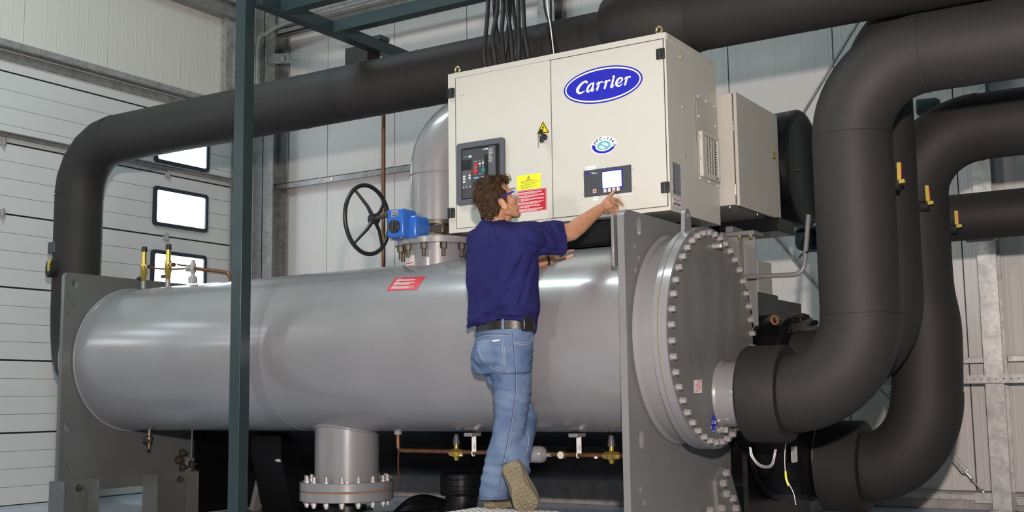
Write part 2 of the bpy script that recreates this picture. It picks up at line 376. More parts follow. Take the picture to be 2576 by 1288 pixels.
steel('wall_rail', 'narrow galvanised rail on the back wall at the right picture edge', 'rail', G().box(-1.45, 2.0, 9.06, 9.14, 1.07, 1.112), GALV)
uni = thing('slotted_channel', 'perforated galvanised channel crossing in front of the right hand column', 'rail', (-.6, 8.85, .95))
mk('channel', G().box(-2.4, 1.6, 8.86, 8.865, .915, .975).box(-2.4, 1.6, 8.865, 8.90, .97, .975).box(-2.4, 1.6, 8.865, 8.90, .915, .92), GALV, uni)
for k in range(30): mk('hole', G().cyl((-2.1+.05*k, 8.8605, .945), (-2.1+.05*k, 8.858, .945), .005, n=8), BLKPL, uni)
g = G().box(-3.2, -1.70, 9.0, 9.02, .074, .116)
a_ = steel('base_rail', 'galvanised base rail above the kerb left of the right hand column', 'rail', g)
mk('cleat', G().box(-1.72, -1.59, 8.98, 9.0, .055, .13), GALV, a_, bev=.002); mk('bolt', G().cyl((-1.655, 8.965, .095), (-1.655, 8.985, .095), .012, n=6), STEEL, a_)
g = G().box(-1.45, 2.0, 9.0, 9.02, .07, .11)
a_ = steel('base_rail', 'galvanised base rail above the kerb at the right picture edge', 'rail', g)
mk('cleat', G().box(-1.44, -1.37, 8.98, 9.0, .05, .10), GALV, a_, bev=.002)
# diagonal tie rods
tr = thing('tie_rod', 'short tie rod with turnbuckle running down to the foot of the right hand column', 'brace', (-1.8, 8.98, .3))
A, B = Vector((-2.6, 8.97, 1.13)), Vector((-1.86, 8.97, .395)); Cc, Dd = Vector((-1.775, 8.97, .285)), Vector((-1.65, 8.97, .13))
mk('rod', G().cyl(A, B, .008, n=10), GALVD, tr); mk('strap', G().bar(B+(A-B)*.02, Cc, .012, .05, up=(0, 1, 0)).bar(B, Cc, .05, .012, up=(0, 1, 0)), GALV, tr, bev=.002)
mk('eye', G().torus(Cc, (0, 1, 0), .018, .006, 20, 8), STEEL, tr)
mk('turnbuckle', G().cyl(Cc, Cc+(Dd-Cc)*.45, .006, n=8).cyl(Cc+(Dd-Cc)*.35, Cc+(Dd-Cc)*.42, .013, n=6).bar(Cc+(Dd-Cc)*.38, Cc+(Dd-Cc)*.9, .006, .02, up=(0, 1, 0)).cyl(Cc+(Dd-Cc)*.85, Cc+(Dd-Cc)*.92, .013, n=6).cyl(Cc+(Dd-Cc)*.9, Dd, .006, n=8), STEEL, tr)
tag(mk('tie_rod', G().cyl((-3.5, 8.99, 2.60), (-2.35, 8.99, 1.11), .011, n=10), GALVD), 'thin diagonal tie rod on the back wall behind the bent grey tube', 'brace')
tag(mk('tie_rod', G().cyl((-1.52, 8.99, 5.0), (-2.95, 8.99, 2.98), .012, n=10), GALVD), 'thin diagonal tie rod high on the back wall left of the big pipe bend', 'brace')
# services high up in the corner
P_ = [at(650, 112, Y=8.75), at(672, 84, Y=8.75), at(700, 66, Y=8.76), at(745, 50, Y=8.78), at(830, 24, Y=8.8), at(1010, -25, Y=8.8)]
def cr(P, n=6):
    P = [Vector(p) for p in P]; P = [P[0]*2-P[1]]+P+[P[-1]*2-P[-2]]; out = []
    for i in range(1, len(P)-2):
        for k in range(n):
            t = k/n; a, b, c, d = P[i-1:i+3]
            out.append(.5*((2*b)+(c-a)*t+(2*a-5*b+4*c-d)*t*t+(3*b-a-3*c+d)*t**3))
    out.append(P[-2]); return out
tag(mk('door_guide', G().tube(cr([at(648, 300, Y=8.75)]+P_), .028, 8), GALVD), 'curved galvanised door guide bending out of the far corner', 'rail')
br = G().bar(at(668, 150, Y=8.95), at(728, 146, Y=8.6), .05, .10).bar(at(690, 140, Y=8.9), at(712, 148, Y=8.55), .03, .045)
steel('wall_bracket', 'small galvanised bracket standing off the corner column', 'bracket', br, GALV, .002)
steel('steel_purlin', 'wide galvanised purlin high on the back wall above the green frame', 'beam', G().box(-8.6, -5.3, 8.93, 9.0, 4.90, 5.10), GALV)
steel('cable_tray', 'galvanised cable tray running below the purlin high on the back wall', 'tray', G().box(-8.6, -5.3, 8.93, 8.99, 4.80, 4.815).box(-8.6, -5.3, 8.93, 8.94, 4.80, 4.86), GALVD)
wp = thing('water_pipe', 'thin white pipe clipped above the long green beam', 'pipe', (-7, 8.8, 4.7))
mk('pipe', G().cyl((-7.75, 8.8, 4.715), (-5.3, 8.8, 4.715), .022, n=12), WHITEP, wp); mk('clip', G().cyl((-6.95, 8.8, 4.715), (-6.925, 8.8, 4.715), .03, n=12), STEEL, wp)

# ------------------------------------------------------------------ green steel frame
fr = thing('green_steel_frame', 'dark green painted steel frame with a tall square post standing in front of the tank', 'frame', (-5.145, 5.06, 0))
mk('post', G().box(-5.19, -5.105, 5.015, 5.10, 0, 4.3), GREEN, fr, bev=.004)
mk('cross_beam', G().box(-5.135, -5.051, 5.10, 8.6, 3.334, 3.417), GREEN, fr, bev=.003)
mk('long_beam', G().box(-5.05, -1.2, 5.265, 5.35, 3.334, 3.419), GREEN, fr, bev=.003)
mk('long_beam', G().box(-5.05, -1.2, 5.772, 5.857, 3.334, 3.419), GREEN, fr, bev=.003)
mk('base_plate', G().box(-5.26, -5.03, 4.95, 5.16, 0, .012), GREEN, fr, bev=.002)
hg = thing('pipe_hanger', 'black pipe hanger block between the green beam and the long black pipe', 'bracket', (-5.2, 6.3, 3.2))
mk('block', G().box(-5.35, -5.14, 6.25, 6.40, 3.20, 3.395), RUBBERX, hg, bev=.006)
mk('stem', G().box(-5.27, -5.17, 6.27, 6.38, 3.395, 3.45).box(-5.20, -5.04, 6.27, 6.38, 3.417, 3.45), GREEN, hg, bev=.002)
mk('bolt', G().cyl((-5.2, 6.25, 3.42), (-5.2, 6.27, 3.42), .012, n=6), STEEL, hg)
# ------------------------------------------------------------------ evaporator tank
TY, TZ, TR = 5.70, 1.17, .511
ev = thing('evaporator_vessel', 'large glossy grey cylindrical chiller vessel with bolted end cover', 'tank', (-4.7, TY, .2))
shell = mk('shell', G().lathe((-6.93, TY, TZ), (1, 0, 0), [(0, TR), (4.35, TR)], 128, cap=False), TANK, ev)
mk('weld_ring', G().torus((-6.885, TY, TZ), (1, 0, 0), TR+.004, .008, 96, 8), TANK, ev)
mk('weld_ring', G().torus((-2.625, TY, TZ), (1, 0, 0), TR+.004, .008, 96, 8), TANK, ev)
mk('weld_seam', G().torus((-5.13, TY, TZ), (1, 0, 0), TR, .0018, 128, 6), TANK, ev)
def yz(ys, zs): return [(y, z) for y, z in zip(ys, zs)]
# left tube sheet (outline in Y,Z)
def sheet(x, th, y0, y1, z0, z1, holes, cut=None, r=.05):
    out = [(y0+r*(1-math.cos(math.radians(a))), z1-r*(1-math.sin(math.radians(a)))) for a in range(0, 91, 15)]
    out = [(y0, z0)]+[(y0+r-r*math.cos(math.radians(a)), z1-r+r*math.sin(math.radians(a))) for a in range(0, 91, 15)]
    out += [(y1-r+r*math.sin(math.radians(a)), z1-r+r*math.cos(math.radians(a))) for a in range(0, 91, 15)]
    out += cut or [(y1, z0)]
    return flat([out]+holes, th, (x, 0, 0), (0, 1, 0), (0, 0, 1))
lh = [circ(5.185, 1.693, .022, 20, .034)]+[circ(y, z, .011, 12, .013) for y, z in ((5.131, 1.594), (5.172, 1.541), (5.135, 1.483), (5.13, .478), (5.17, .422), (5.133, .370))]+[circ(5.157, .693, .022, 20, .032)]
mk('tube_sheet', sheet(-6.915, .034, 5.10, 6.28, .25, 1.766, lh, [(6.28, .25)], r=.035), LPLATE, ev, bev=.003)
rh = [circ(5.268, 1.718, .026, 20, .052)]+[circ(y, z, .013, 12, .020) for y, z in ((5.214, 1.606), (5.256, 1.549), (5.217, 1.484), (5.206, .40), (5.246, .33))]+[circ(5.234, .641, .026, 20, .05)]
mk('tube_sheet', sheet(-2.570, .038, 5.10, 6.40, .05, 1.785, rh, r=.05), PLATE, ev, bev=.003)
mk('stiffener', G().box(-2.640, -2.622, 5.125, 5.30, 1.50, 1.765), PLATE, ev, bev=.006)
# right water box barrel, flange ring, cover
FY, FZ, FR = 5.70, 1.158, .582
mk('water_box_barrel', G().lathe((-2.552, FY, FZ), (1, 0, 0), [(0, .548), (.012, .56), (.03, .545), (.13, .545), (.145, .575)], 112, cap=False), TANK, ev)
mk('flange_ring', G().lathe((-2.425, FY, FZ), (1, 0, 0), [(0, .545), (.002, FR), (.030, FR), (.032, .5)], 112, cap=False), TANK, ev)
mk('gasket_line', G().lathe((-2.394, FY, FZ), (1, 0, 0), [(0, FR-.004), (.005, FR-.002)], 112, cap=False), PUTTY, ev)
cov = mk('end_cover', G().lathe((-2.389, FY, FZ), (1, 0, 0), [(0, 0), (0.0005, FR), (.042, FR), (.045, FR-.004), (.0452, 0)], 112, cap=False), COVER, ev)
mk('cover_rim', G().lathe((-2.3885, FY, FZ), (1, 0, 0), [(0, FR+.001), (.041, FR+.001)], 112, cap=False), TANK, ev)
XF = -2.3438
def hexbolt(c, ax, r, h, washer=True):
    c = Vector(c); ax = Vector(ax).normalized(); g = G()
    if washer: g.cyl(c, c+ax*h*.15, r*1.25, n=16)
    g.lathe(c, ax, [(h*.15, r), (h*.9, r), (h, r*.82)], 6)
    return g
NB = 44
b0 = None
for k in range(NB):
    a = 2*pi*(k+.5)/NB; p = (XF, FY+.548*math.cos(a), FZ+.548*math.sin(a))
    if b0 is None: b0 = mk('bolt', hexbolt(p, (1, 0, 0), .0155, .028), BOLTG, ev); pb = Vector(p)
    else:
        c = b0.copy(); COL.objects.link(c); c.location = b0.location+Vector(p)-pb
mk('vent_plug', hexbolt((XF, 5.745, 1.645), (1, 0, 0), .017, .05), STEEL, ev)
mk('drain_plug', hexbolt((XF, 5.735, .672), (1, 0, 0), .017, .05), STEEL, ev)
for y, h in ((5.52, .12), (6.02, .12)):
    zb = FZ+math.sqrt(FR**2-(y-FY)**2)
    L = [(y-.05, zb-.03)]+[(y+.036*math.cos(math.radians(a)), zb+.075+.036*math.sin(math.radians(a))) for a in range(180, -1, -20)]+[(y+.05, zb-.03)]
    mk('lifting_lug', flat([L, circ(y, zb+.075, .014, 16)], .022, (-2.40, 0, 0), (0, 1, 0), (0, 0, 1)), TANK, ev, bev=.003)
mk('water_nozzle', G().lathe((XF, 5.83, .858), (1, 0, 0), [(-.01, .186), (.006, .176), (.02, .170), (.20, .170)], 64), TANK, ev)
# stickers on the cover
def sticker(name, pts, mat, th=.001, parent=None):
    return mk(name, G().poly(pts), mat, parent, center=True)
def onx(x, y, X=XF+.0012): return at(x, y, X=X)
st = mk('label', G().poly([onx(*p) for p in ((1745, 989), (1766, 989), (1766, 955), (1745, 956))]), PINKP, ev, smooth=False); st['label'] = 'small white and red pictogram label'
g = G(); X2 = XF+.002
for p, q in (((1750, 967), (1753, 967)), ((1753, 967), (1753, 982)), ((1749, 984), (1756, 984)), ((1757, 976), (1760, 982))): g.tube([onx(*p, X2), onx(*q, X2)], .0012, 6)
g.torus(onx(1760, 966, X2), (1, 0, 0), .018, .0014, 20, 6)
mk('label_print', g, RED, st)
c_ = onx(1796, 1066)
bl = mk('round_label', G().poly([(XF+.001, c_.y+.034*math.cos(2*pi*k/32), c_.z+.048*math.sin(2*pi*k/32)) for k in range(32)]), LOGOB, ev, smooth=False); bl['label'] = 'round dark blue sticker'
g = G()
for p, q in (((1792, 1060), (1799, 1059)), ((1799, 1059), (1800, 1065)), ((1791, 1065), (1800, 1065)), ((1789, 1073), (1790, 1076)), ((1801, 1072), (1801, 1076)), ((1793, 1085), (1798, 1085))): g.tube([onx(*p, X2), onx(*q, X2)], .0012, 6)
mk('label_print', g, WHITE, bl)
# left water box head beyond the left sheet
mk('left_water_box', G().lathe((-6.93, TY, TZ), (-1, 0, 0), [(0, .50), (.10, .50), (.17, .485), (.22, .43), (.245, .30), (.25, 0)], 72, cap=False), TANK, ev)
mk('weld_ring', G().torus((-7.05, TY, TZ), (1, 0, 0), .50, .008, 72, 8), TANK, ev)
# bottom outlet with flange pair
bx = -4.845
n_ = mk('bottom_outlet', G().lathe((bx, TY, .35), (0, 0, 1), [(0, .203), (.45, .203)], 64), TANK, ev)
mk('outlet_weld', G().tube([(bx+.207*math.cos(a), TY+.207*math.sin(a), TZ-math.sqrt(max(0, TR**2-(.207*math.sin(a))**2))-.001) for a in [2*pi*k/64 for k in range(64)]], .010, 8, closed=True), TANK, n_)
mk('flange', G().lathe((bx, TY, .296), (0, 0, 1), [(0, .290), (.004, .295), (.05, .295), (.054, .290)], 72), TANK, n_)
mk('flange', G().lathe((bx, TY, .232), (0, 0, 1), [(0, .290), (.004, .295), (.054, .295), (.058, .290)], 72), TANK, n_)
mk('gasket_line', G().lathe((bx, TY, .288), (0, 0, 1), [(0, .290), (.01, .290)], 72), RUST, n_)
for k in range(16):
    a = 2*pi*(k+.5)/16; p = Vector((bx+.255*math.cos(a), TY+.255*math.sin(a), 0))
    mk('stud', G().cyl(p+Vector((0, 0, .195)), p+Vector((0, 0, .385)), .012, n=10).lathe(p+Vector((0, 0, .208)), (0, 0, 1), [(0, .018), (.022, .018)], 6).lathe(p+Vector((0, 0, .35)), (0, 0, 1), [(0, .018), (.006, .018)], 6), BOLTG, n_)
# red sticker on the shell (follows the curved surface)
def onshell(x, y, off=.0015):
    r = at(x, y, D=1)-CAM; oy, oz = -TY, CAM.z-TZ; a = r.y**2+r.z**2; b = 2*(r.y*oy+r.z*oz); c = oy*oy+oz*oz-(TR+off)**2
    return CAM+r*((-b-math.sqrt(max(0, b*b-4*a*c)))/2/a)
def shellpatch(name, q, mat, parent, off=.0015, n=8, m=2):
    A_ = [onshell(*p) for p in q]                    # world corners: TL TR BR BL in (x, angle)
    xs = [p.x for p in A_]; an = [math.atan2(p.z-TZ, p.y-TY) for p in A_]
    g = G(); v = []
    for i in range(n+1):
        for j in range(m+1):
            s_, t_ = i/n, j/m
            X_ = (xs[0]*(1-t_)+xs[1]*t_)*(1-s_)+(xs[3]*(1-t_)+xs[2]*t_)*s_
            a_ = (an[0]*(1-t_)+an[1]*t_)*(1-s_)+(an[3]*(1-t_)+an[2]*t_)*s_
            v.append((X_, TY+(TR+off)*math.cos(a_), TZ+(TR+off)*math.sin(a_)))
    f = [(i*(m+1)+j, i*(m+1)+j+1, (i+1)*(m+1)+j+1, (i+1)*(m+1)+j) for i in range(n) for j in range(m)]
    return mk(name, g.add(v, f), mat, parent)
rs = shellpatch('warning_label', [(995, 699), (1071, 695), (1049, 728.5), (973, 731.5)], RED, ev); rs['label'] = 'red warning sticker with white print'
def lerp(q, u, v):
    (a, b, c, d) = [Vector((*p, 0)) for p in q]; r = (a*(1-u)+b*u)*(1-v)+(d*(1-u)+c*u)*v; return (r.x, r.y)
Q = [(995, 699), (1071, 695), (1049, 728.5), (973, 731.5)]
random.seed(3)
vs_ = [.10, .17, .21, .25, .36, .41, .46, .50, .55, .66, .71, .76, .80, .85]
for k, v0 in enumerate(vs_):
    u1 = random.uniform(.62, .86) if k not in (0, 4, 9) else .26
    q = [lerp(Q, .08, v0), lerp(Q, u1, v0), lerp(Q, u1, v0+.025), lerp(Q, .08, v0+.025)]
    shellpatch('print_line', q, OFFW, rs, off=.0025, n=1)
# top connection: stub, flange, valve, elbow
sx = -4.13
tc = mk('suction_stub', G().lathe((sx, TY, 1.60), (0, 0, 1), [(0, .195), (.19, .195)], 64), TANK, ev)
mk('stub_flange', G().lathe((sx, TY, 1.778), (0, 0, 1), [(0, .255), (.004, .26), (.036, .26), (.04, .255)], 72), TANK, tc)
for k in range(12):
    a = 2*pi*(k+.5)/12; p = Vector((sx+.228*math.cos(a), TY+.228*math.sin(a), 1.70))
    mk('stud', G().cyl(p, p+Vector((0, 0, .08)), .0115, n=10).lathe(p+Vector((0, 0, .045)), (0, 0, 1), [(0, .021), (.03, .021)], 6), DKSTEEL, tc)
lb = at(1088, 645, Y=TY-.195)
for nm, pts, mt, o in (('label', ((1061.5, 635), (1093, 634.5), (1092.5, 658), (1061, 658.5)), PINKP, .197),):
    g = G(); P4 = [at(x_, y_, Y=TY-.16) for x_, y_ in pts]
    # wrap on the stub
    def wrap(x_, z_, R_): 
        s_ = max(-1, min(1, (x_-sx)/R_)); return Vector((x_, TY-R_*math.sqrt(1-s_*s_), z_))
    X0, X1, Z0, Z1 = sx-.125, sx-.03, 1.655, 1.715
    v = [wrap(X0+(X1-X0)*i/6, z_, .1965) for z_ in (Z0, Z1) for i in range(7)]
    lab = mk('label', g.add(v, [(i, i+1, 8+i, 7+i) for i in range(6)]), PINKP, tc)
    mk('label_print', G().add([wrap(X0+(X1-X0)*u, z_, .1975) for z_ in (Z0+.012, Z0+.017) for u in (.05, .35, .65, .9)], [(0, 1, 5, 4), (1, 2, 6, 5), (2, 3, 7, 6)]).tube([wrap(X0+.03, Z0+.028, .1975), wrap(X0+.055, Z0+.048, .1975)], .001, 5), RED, lab)
# copper drain line, white tags, strainers under the tank
def onY(x, y, Y): return at(x, y, Y=Y)
dl = thing('drain_line', 'brown copper drain line hung under the large grey tank', 'pipe', (-3.9, 5.62, .53))
mk('pipe', G().tube(bend([(-4.405, 5.66, .66), (-4.405, 5.66, .545), (-2.60, 5.66, .533)], .035), .013, 12), COPPER, dl)
mk('coupling', G().lathe((-4.405, 5.66, .640), (0, 0, 1), [(0, .022), (.004, .024), (.022, .024), (.03, .018)], 20), TANK, dl)
for X_ in (-3.975, -2.945):
    vb = mk('valve', G().lathe((X_-.045, 5.66, .535), (1, 0, 0), [(0, .016), (.01, .022), (.03, .022), (.04, .032), (.06, .032), (.07, .022), (.09, .022), (.1, .016)], 6).lathe((X_+.005, 5.66, .49), (0, 0, 1), [(0, .01), (.01, .016), (.10, .014)], 12), BRASS, dl)
    mk('valve_cap', G().lathe((X_+.005, 5.66, .585), (0, 0, 1), [(0, .022), (.02, .02), (.055, .014), (.06, .012)], 12), DGREY, vb)
for X_ in (-3.835, -3.135):
    mk('hanger_block', G().box(X_-.04, X_+.015, 5.60, 5.70, .634, .655), TANK, dl, bev=.002)
    tg = mk('white_strap', G().box(X_-.012, X_+.018, 5.640, 5.643, .545, .635), WHITEP, dl)
    mk('strap_band', G().torus((X_-.015, 5.66, .535), (1, 0, 0), .015, .004, 20, 6), WHITEP, tg)
    mk('strap_print', text('||||||', .018, (X_+.006, 5.6393, .575), (0, 0, 1), (-1, 0, 0), .0002), DGREY, tg)
mk('filter_drier', G().lathe((-3.52, 5.66, .535), (1, 0, 0), [(0, .012), (.03, .045), (.05, .048), (.13, .048), (.15, .042), (.17, .014), (.2, .014)], 28), TANK, dl)
sg = mk('sight_glass', G().cyl((-3.24, 5.66, .535), (-3.24, 5.625, .535), .022, n=24), BRASS, dl); mk('glass_face', G().cyl((-3.24, 5.625, .535), (-3.24, 5.62, .535), .020, n=24), OFFW, sg)
for X_ in (-3.93, -3.03): mk('tag', G().box(X_-.008, X_+.010, 5.643, 5.645, .518, .53), WHITEP, dl)
tag(mk('capillary_tube', G().tube(cr([(-4.40, 5.66, .56), (-4.42, 5.68, .45), (-4.44, 5.72, .34), (-4.46, 5.75, .30)]), .005, 8), COPPER), 'thin copper capillary hanging beside the flanged bottom outlet', 'tube')
dv = thing('drain_valve', 'small drain valve under the left end of the grey tank', 'valve', (-6.62, 5.62, .6))
mk('body', G().lathe((-6.60, 5.62, .64), (0, 0, -1), [(-.03, .012), (0, .018), (.02, .018), (.025, .026), (.05, .026), (.06, .014), (.11, .012)], 10), DKSTEEL, dv); mk('handle', G().bar((-6.64, 5.60, .60), (-6.56, 5.60, .58), .012, .02), DKSTEEL, dv, bev=.002)
# bolts and feet of left sheet
for y, z in ((6.189, .469), (6.151, .42), (6.192, .364)): mk('foot_bolt', hexbolt((-6.898, y, z), (1, 0, 0), .026, .03).cyl((-6.87, y, z), (-6.84, y, z), .014, n=10), DKSTEEL, ev)
def channel(y0, y1, z1, lab):
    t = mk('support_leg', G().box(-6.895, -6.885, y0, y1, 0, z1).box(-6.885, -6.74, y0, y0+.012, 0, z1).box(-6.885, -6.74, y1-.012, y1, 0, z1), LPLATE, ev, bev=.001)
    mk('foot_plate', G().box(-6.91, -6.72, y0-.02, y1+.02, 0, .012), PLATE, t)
    mk('bolt', hexbolt((-6.885, y1-.06, z1-.06), (1, 0, 0), .02, .03), DKSTEEL, t)
    return t
channel(5.03, 5.32, .335, 'grey steel channel leg under the front corner of the left end plate')
channel(5.82, 6.22, .335, 'wider grey steel channel leg behind, under the rear of the left end plate')
# connecting plates with bolts
cp = thing('joint_plate', 'small bolted grey plate joining the left end plate to the black vessel', 'plate', (-6.85, 6.35, .3))
mk('plate', G().box(-6.89, -6.87, 6.215, 6.36, .20, .43), PLATE, cp, bev=.003)
for y, z in ((6.255, .385), (6.285, .325), (6.25, .265)): mk('bolt', hexbolt((-6.87, y, z), (1, 0, 0), .024, .03).cyl((-6.84, y, z), (-6.82, y, z), .013, n=10), DKSTEEL, cp)
cp = thing('joint_plate', 'angled bolted grey plate at the foot of the right end plate', 'plate', (-2.5, 6.45, .2))
q = [at(*p, X=-2.54) for p in ((1815, 1175), (1833, 1183), (1862, 1290), (1862, 1400), (1815, 1400), (1797, 1210))]
mk('plate', flat([[(p.y, p.z) for p in q][::-1]], .022, (-2.54, 0, 0), (0, 1, 0), (0, 0, 1)), PLATE, cp, bev=.002)
for px_, py_ in ((1823, 1190), (1816, 1216), (1824, 1243), (1840, 1254), (1847, 1279), (1812, 1279), (1783, 1285)):
    mk('bolt', hexbolt(at(px_, py_, X=-2.53), (1, 0, 0), .021, .03), BOLTG, cp)

# ------------------------------------------------------------------ relief valves on the tank top
def relief(px_, ytop, ybot, Y, lab, grp='brass relief valves'):
    p = at(px_, ybot, Y=Y); q = at(px_, ytop, Y=Y); h = q.z-p.z; x_, z_ = p.x, p.z
    t = thing('relief_valve', lab, 'valve', (x_, Y, z_))
    mk('stem', G().lathe((x_, Y, z_-.03), (0, 0, 1), [(0, .018), (.055, .018)], 12), TANK, t)
    mk('lower_body', G().lathe((x_, Y, z_+.02), (0, 0, 1), [(0, .014), (.02, .02), (.05, .02), (.06, .026), (.085, .026), (.1, .017), (h*.36, .017)], 8), BRASS, t)
    mk('upper_body', G().lathe((x_, Y, z_+h*.36), (0, 0, 1), [(0, .019), (.01, .024), (h*.20, .024), (h*.22, .018), (h*.5, .018)], 10), BRASS, t)
    mk('cap', G().lathe((x_, Y, z_+h*.86), (0, 0, 1), [(0, .022), (h*.13, .020), (h*.14, .017)], 20), BLKPL, t)
    o_ = mk('side_outlet', G().cyl((x_, Y, z_+h*.46), (x_+.075, Y-.01, z_+h*.45), .015, n=12), COPPER, t); mk('white_band', G().cyl((x_+.042, Y-.006, z_+h*.455), (x_+.052, Y-.008, z_+h*.455), .0165, n=14), WHITE, o_)
    mk('isolating_knob', G().cyl((x_, Y, z_+h*.18), (x_-.055, Y, z_+h*.18), .009, n=10).lathe((x_-.035, Y, z_+h*.18), (-1, 0, 0), [(0, .014), (.03, .012)], 10), DKSTEEL, t)
    return p, q
relief(361, 621, 716, 5.70, 'leftmost of the two brass relief valves on the grey tank')
relief(422, 615, 712, 5.70, 'taller brass relief valve with black cap, right of the first one')
t = thing('shutoff_valve', 'small grey shut-off valve standing on the tank right of the brass valves', 'valve', at(485, 712, Y=5.7))
p = at(485, 712, Y=5.70); q = at(485, 654, Y=5.70); h = q.z-p.z
mk('body', G().lathe((p.x, 5.7, p.z), (0, 0, 1), [(0, .032), (h*.24, .032), (h*.27, .024), (h*.36, .012), (h*.42, .014), (h*.5, .022), (h*.8, .022), (h*.9, .014), (h, .014)], 8), GALV, t)
mk('side_port', G().lathe((p.x, 5.7, p.z+h*.66), (-1, 0, 0), [(0, .012), (.03, .012), (.035, .024), (.06, .024), (.065, .016)], 12), GALV, t)
pts = [at(375, 669, Y=5.69), at(390, 675, Y=5.7), at(440, 677, Y=5.7), at(485, 674, Y=5.7)]
tag(mk('copper_tube', G().tube(cr(pts), .0065, 8).tube(cr([at(445, 664, Y=5.69), at(455, 667, Y=5.7), at(485, 669, Y=5.7)]), .0065, 8), COPPER), 'thin copper tubes linking the relief valves', 'tube')
tag(mk('copper_pipe', G().tube(bend([at(487, 675, Y=5.70), at(510, 678, Y=5.71), at(579, 686, Y=5.72), at(583, 720, Y=5.72)], .06), .014, 12), COPPER), 'dark copper pipe bending down to the tank beside the green post', 'pipe')

# ------------------------------------------------------------------ suction elbow and handwheel valve
se = thing('suction_elbow', 'grey painted suction elbow rising from the tank top behind the cabinet', 'pipe', (sx, TY, 1.95))
c1, c2 = Vector((sx, TY+.0, 2.28)), Vector((sx+.36, TY+.12, 2.64))
path = [Vector((sx, TY, 1.93)), Vector((sx, TY, 2.26))]+[Vector((sx+.36*(1-math.cos(a)), TY+.35*(1-math.cos(a)), 2.26+.40*math.sin(a))) for a in [pi/2*k/12 for k in range(1, 13)]]+[Vector((sx+.8, TY+.78, 2.66))]
mk('elbow', G().tube(path, .165, 40), TANK, se)
mk('weld_ring', G().torus((sx, TY, 2.225), (0, 0, 1), .166, .004, 48, 6), TANK, se)
vb = thing('butterfly_valve', 'dark butterfly valve body clamped under the grey elbow', 'valve', (sx, TY, 1.82))
mk('body', G().lathe((sx, TY, 1.819), (0, 0, 1), [(0, .15), (.01, .16), (.03, .16), (.035, .12), (.08, .12), (.085, .16), (.11, .16)], 40), DKSTEEL, vb)
mk('neck', G().box(sx-.14, sx+.14, TY-.14, TY-.10, 1.84, 1.90), DKSTEEL, vb, bev=.006)
gb = thing('valve_gearbox', 'bright blue gearbox between the black handwheel and the grey elbow', 'gearbox', (-4.40, 5.45, 1.8))
GF = 5.36
a0, a1 = at(974, 530, Y=GF), at(1014, 594, Y=GF)
mk('front_box', G().box(a0.x, a1.x, GF, GF+.13, a1.z, a0.z+.004), BLUE, gb, bev=.008)
b0_, b1_ = at(980, 600, Y=GF+.06), at(1046, 540, Y=GF+.06)
mk('main_body', G().box(b0_.x, b1_.x, GF+.06, GF+.25, b0_.z-.01, b1_.z+.0), BLUE, gb, bev=.014)
mk('mounting_flange', G().box(b1_.x-.06, b1_.x+.006, GF+.246, GF+.262, b0_.z-.014, b1_.z+.004), BLUE, gb, bev=.003)
mk('output_boss', G().cyl((b1_.x-.05, GF+.25, 1.88), (b1_.x-.02, GF+.33, 1.88), .035, n=20), BLUE, gb)
kc = at(993, 570, Y=GF)
kn = mk('indicator_knob', G().lathe((kc.x, GF, kc.z), (0, -1, 0), [(0, .040), (.012, .040), (.016, .036)], 36), BLKPL, gb)
mk('knob_bar', G().bar((kc.x-.004, GF-.018, kc.z-.034), (kc.x+.002, GF-.018, kc.z+.034), .006, .006, up=(0, 1, 0)), DGREY, kn)
lp = at(993, 537, Y=GF)
nl = mk('nameplate', G().box(lp.x-.025, lp.x+.025, GF-.0015, GF, lp.z-.018, lp.z+.018), SILVER, gb); mk('nameplate_print', G().box(lp.x-.02, lp.x+.02, GF-.002, GF-.0014, lp.z-.013, lp.z-.008).box(lp.x-.014, lp.x+.018, GF-.002, GF-.0014, lp.z, lp.z+.002).box(lp.x-.014, lp.x+.018, GF-.002, GF-.0014, lp.z+.006, lp.z+.008), BLKPL, nl)
for px_, py_ in ((977, 534), (1010, 529), (1010, 552), (975, 557), (978, 591), (1009, 586)):
    c = at(px_, py_, Y=GF); mk('screw', hexbolt((c.x, GF, c.z), (0, -1, 0), .007, .006, False), BLUE, gb)
for px_, py_ in ((988, 598), (1011, 594)):
    c = at(px_, py_, Y=GF+.03); mk('nut', G().lathe((c.x, GF+.02, c.z+.012), (0, 0, -1), [(0, .014), (.016, .014), (.018, .008), (.03, .008)], 6), DKSTEEL, gb)
WX, WC = -4.60, Vector((-4.60, 5.60, 1.982))
hw = thing('handwheel', 'black spoked handwheel left of the blue gearbox', 'handwheel', WC)
WC = Vector((WX, 5.60, 1.982))
mk('rim', G().torus(WC, (1, 0, 0), .218, .0135, 64, 12), BLKPL, hw)
HC = WC+Vector((.05, 0, 0))
mk('hub', G().lathe(HC+Vector((-.03, 0, 0)), (1, 0, 0), [(0, .02), (.004, .030), (.055, .034), (.06, .022)], 20), BLKPL, hw)
for a in (126, 231, 313, 38):
    d = Vector((0, math.cos(math.radians(a)), math.sin(math.radians(a))))
    mk('spoke', G().tube([HC+d*.02, HC+d*.09+Vector((-.006, 0, 0)), WC+d*.216], [.014, .011, .009], 10), BLKPL, hw)
mk('shaft', G().cyl(HC, Vector((a0.x+.01, 5.46, 1.975)), .014, n=12), DKSTEEL, hw)
tag(mk('copper_pipe', G().cyl((-5.83, 7.3, 3.4), (-5.83, 7.3, 0.1), .0165, n=16), COPPER), 'tall vertical brown copper pipe behind the handwheel', 'pipe')
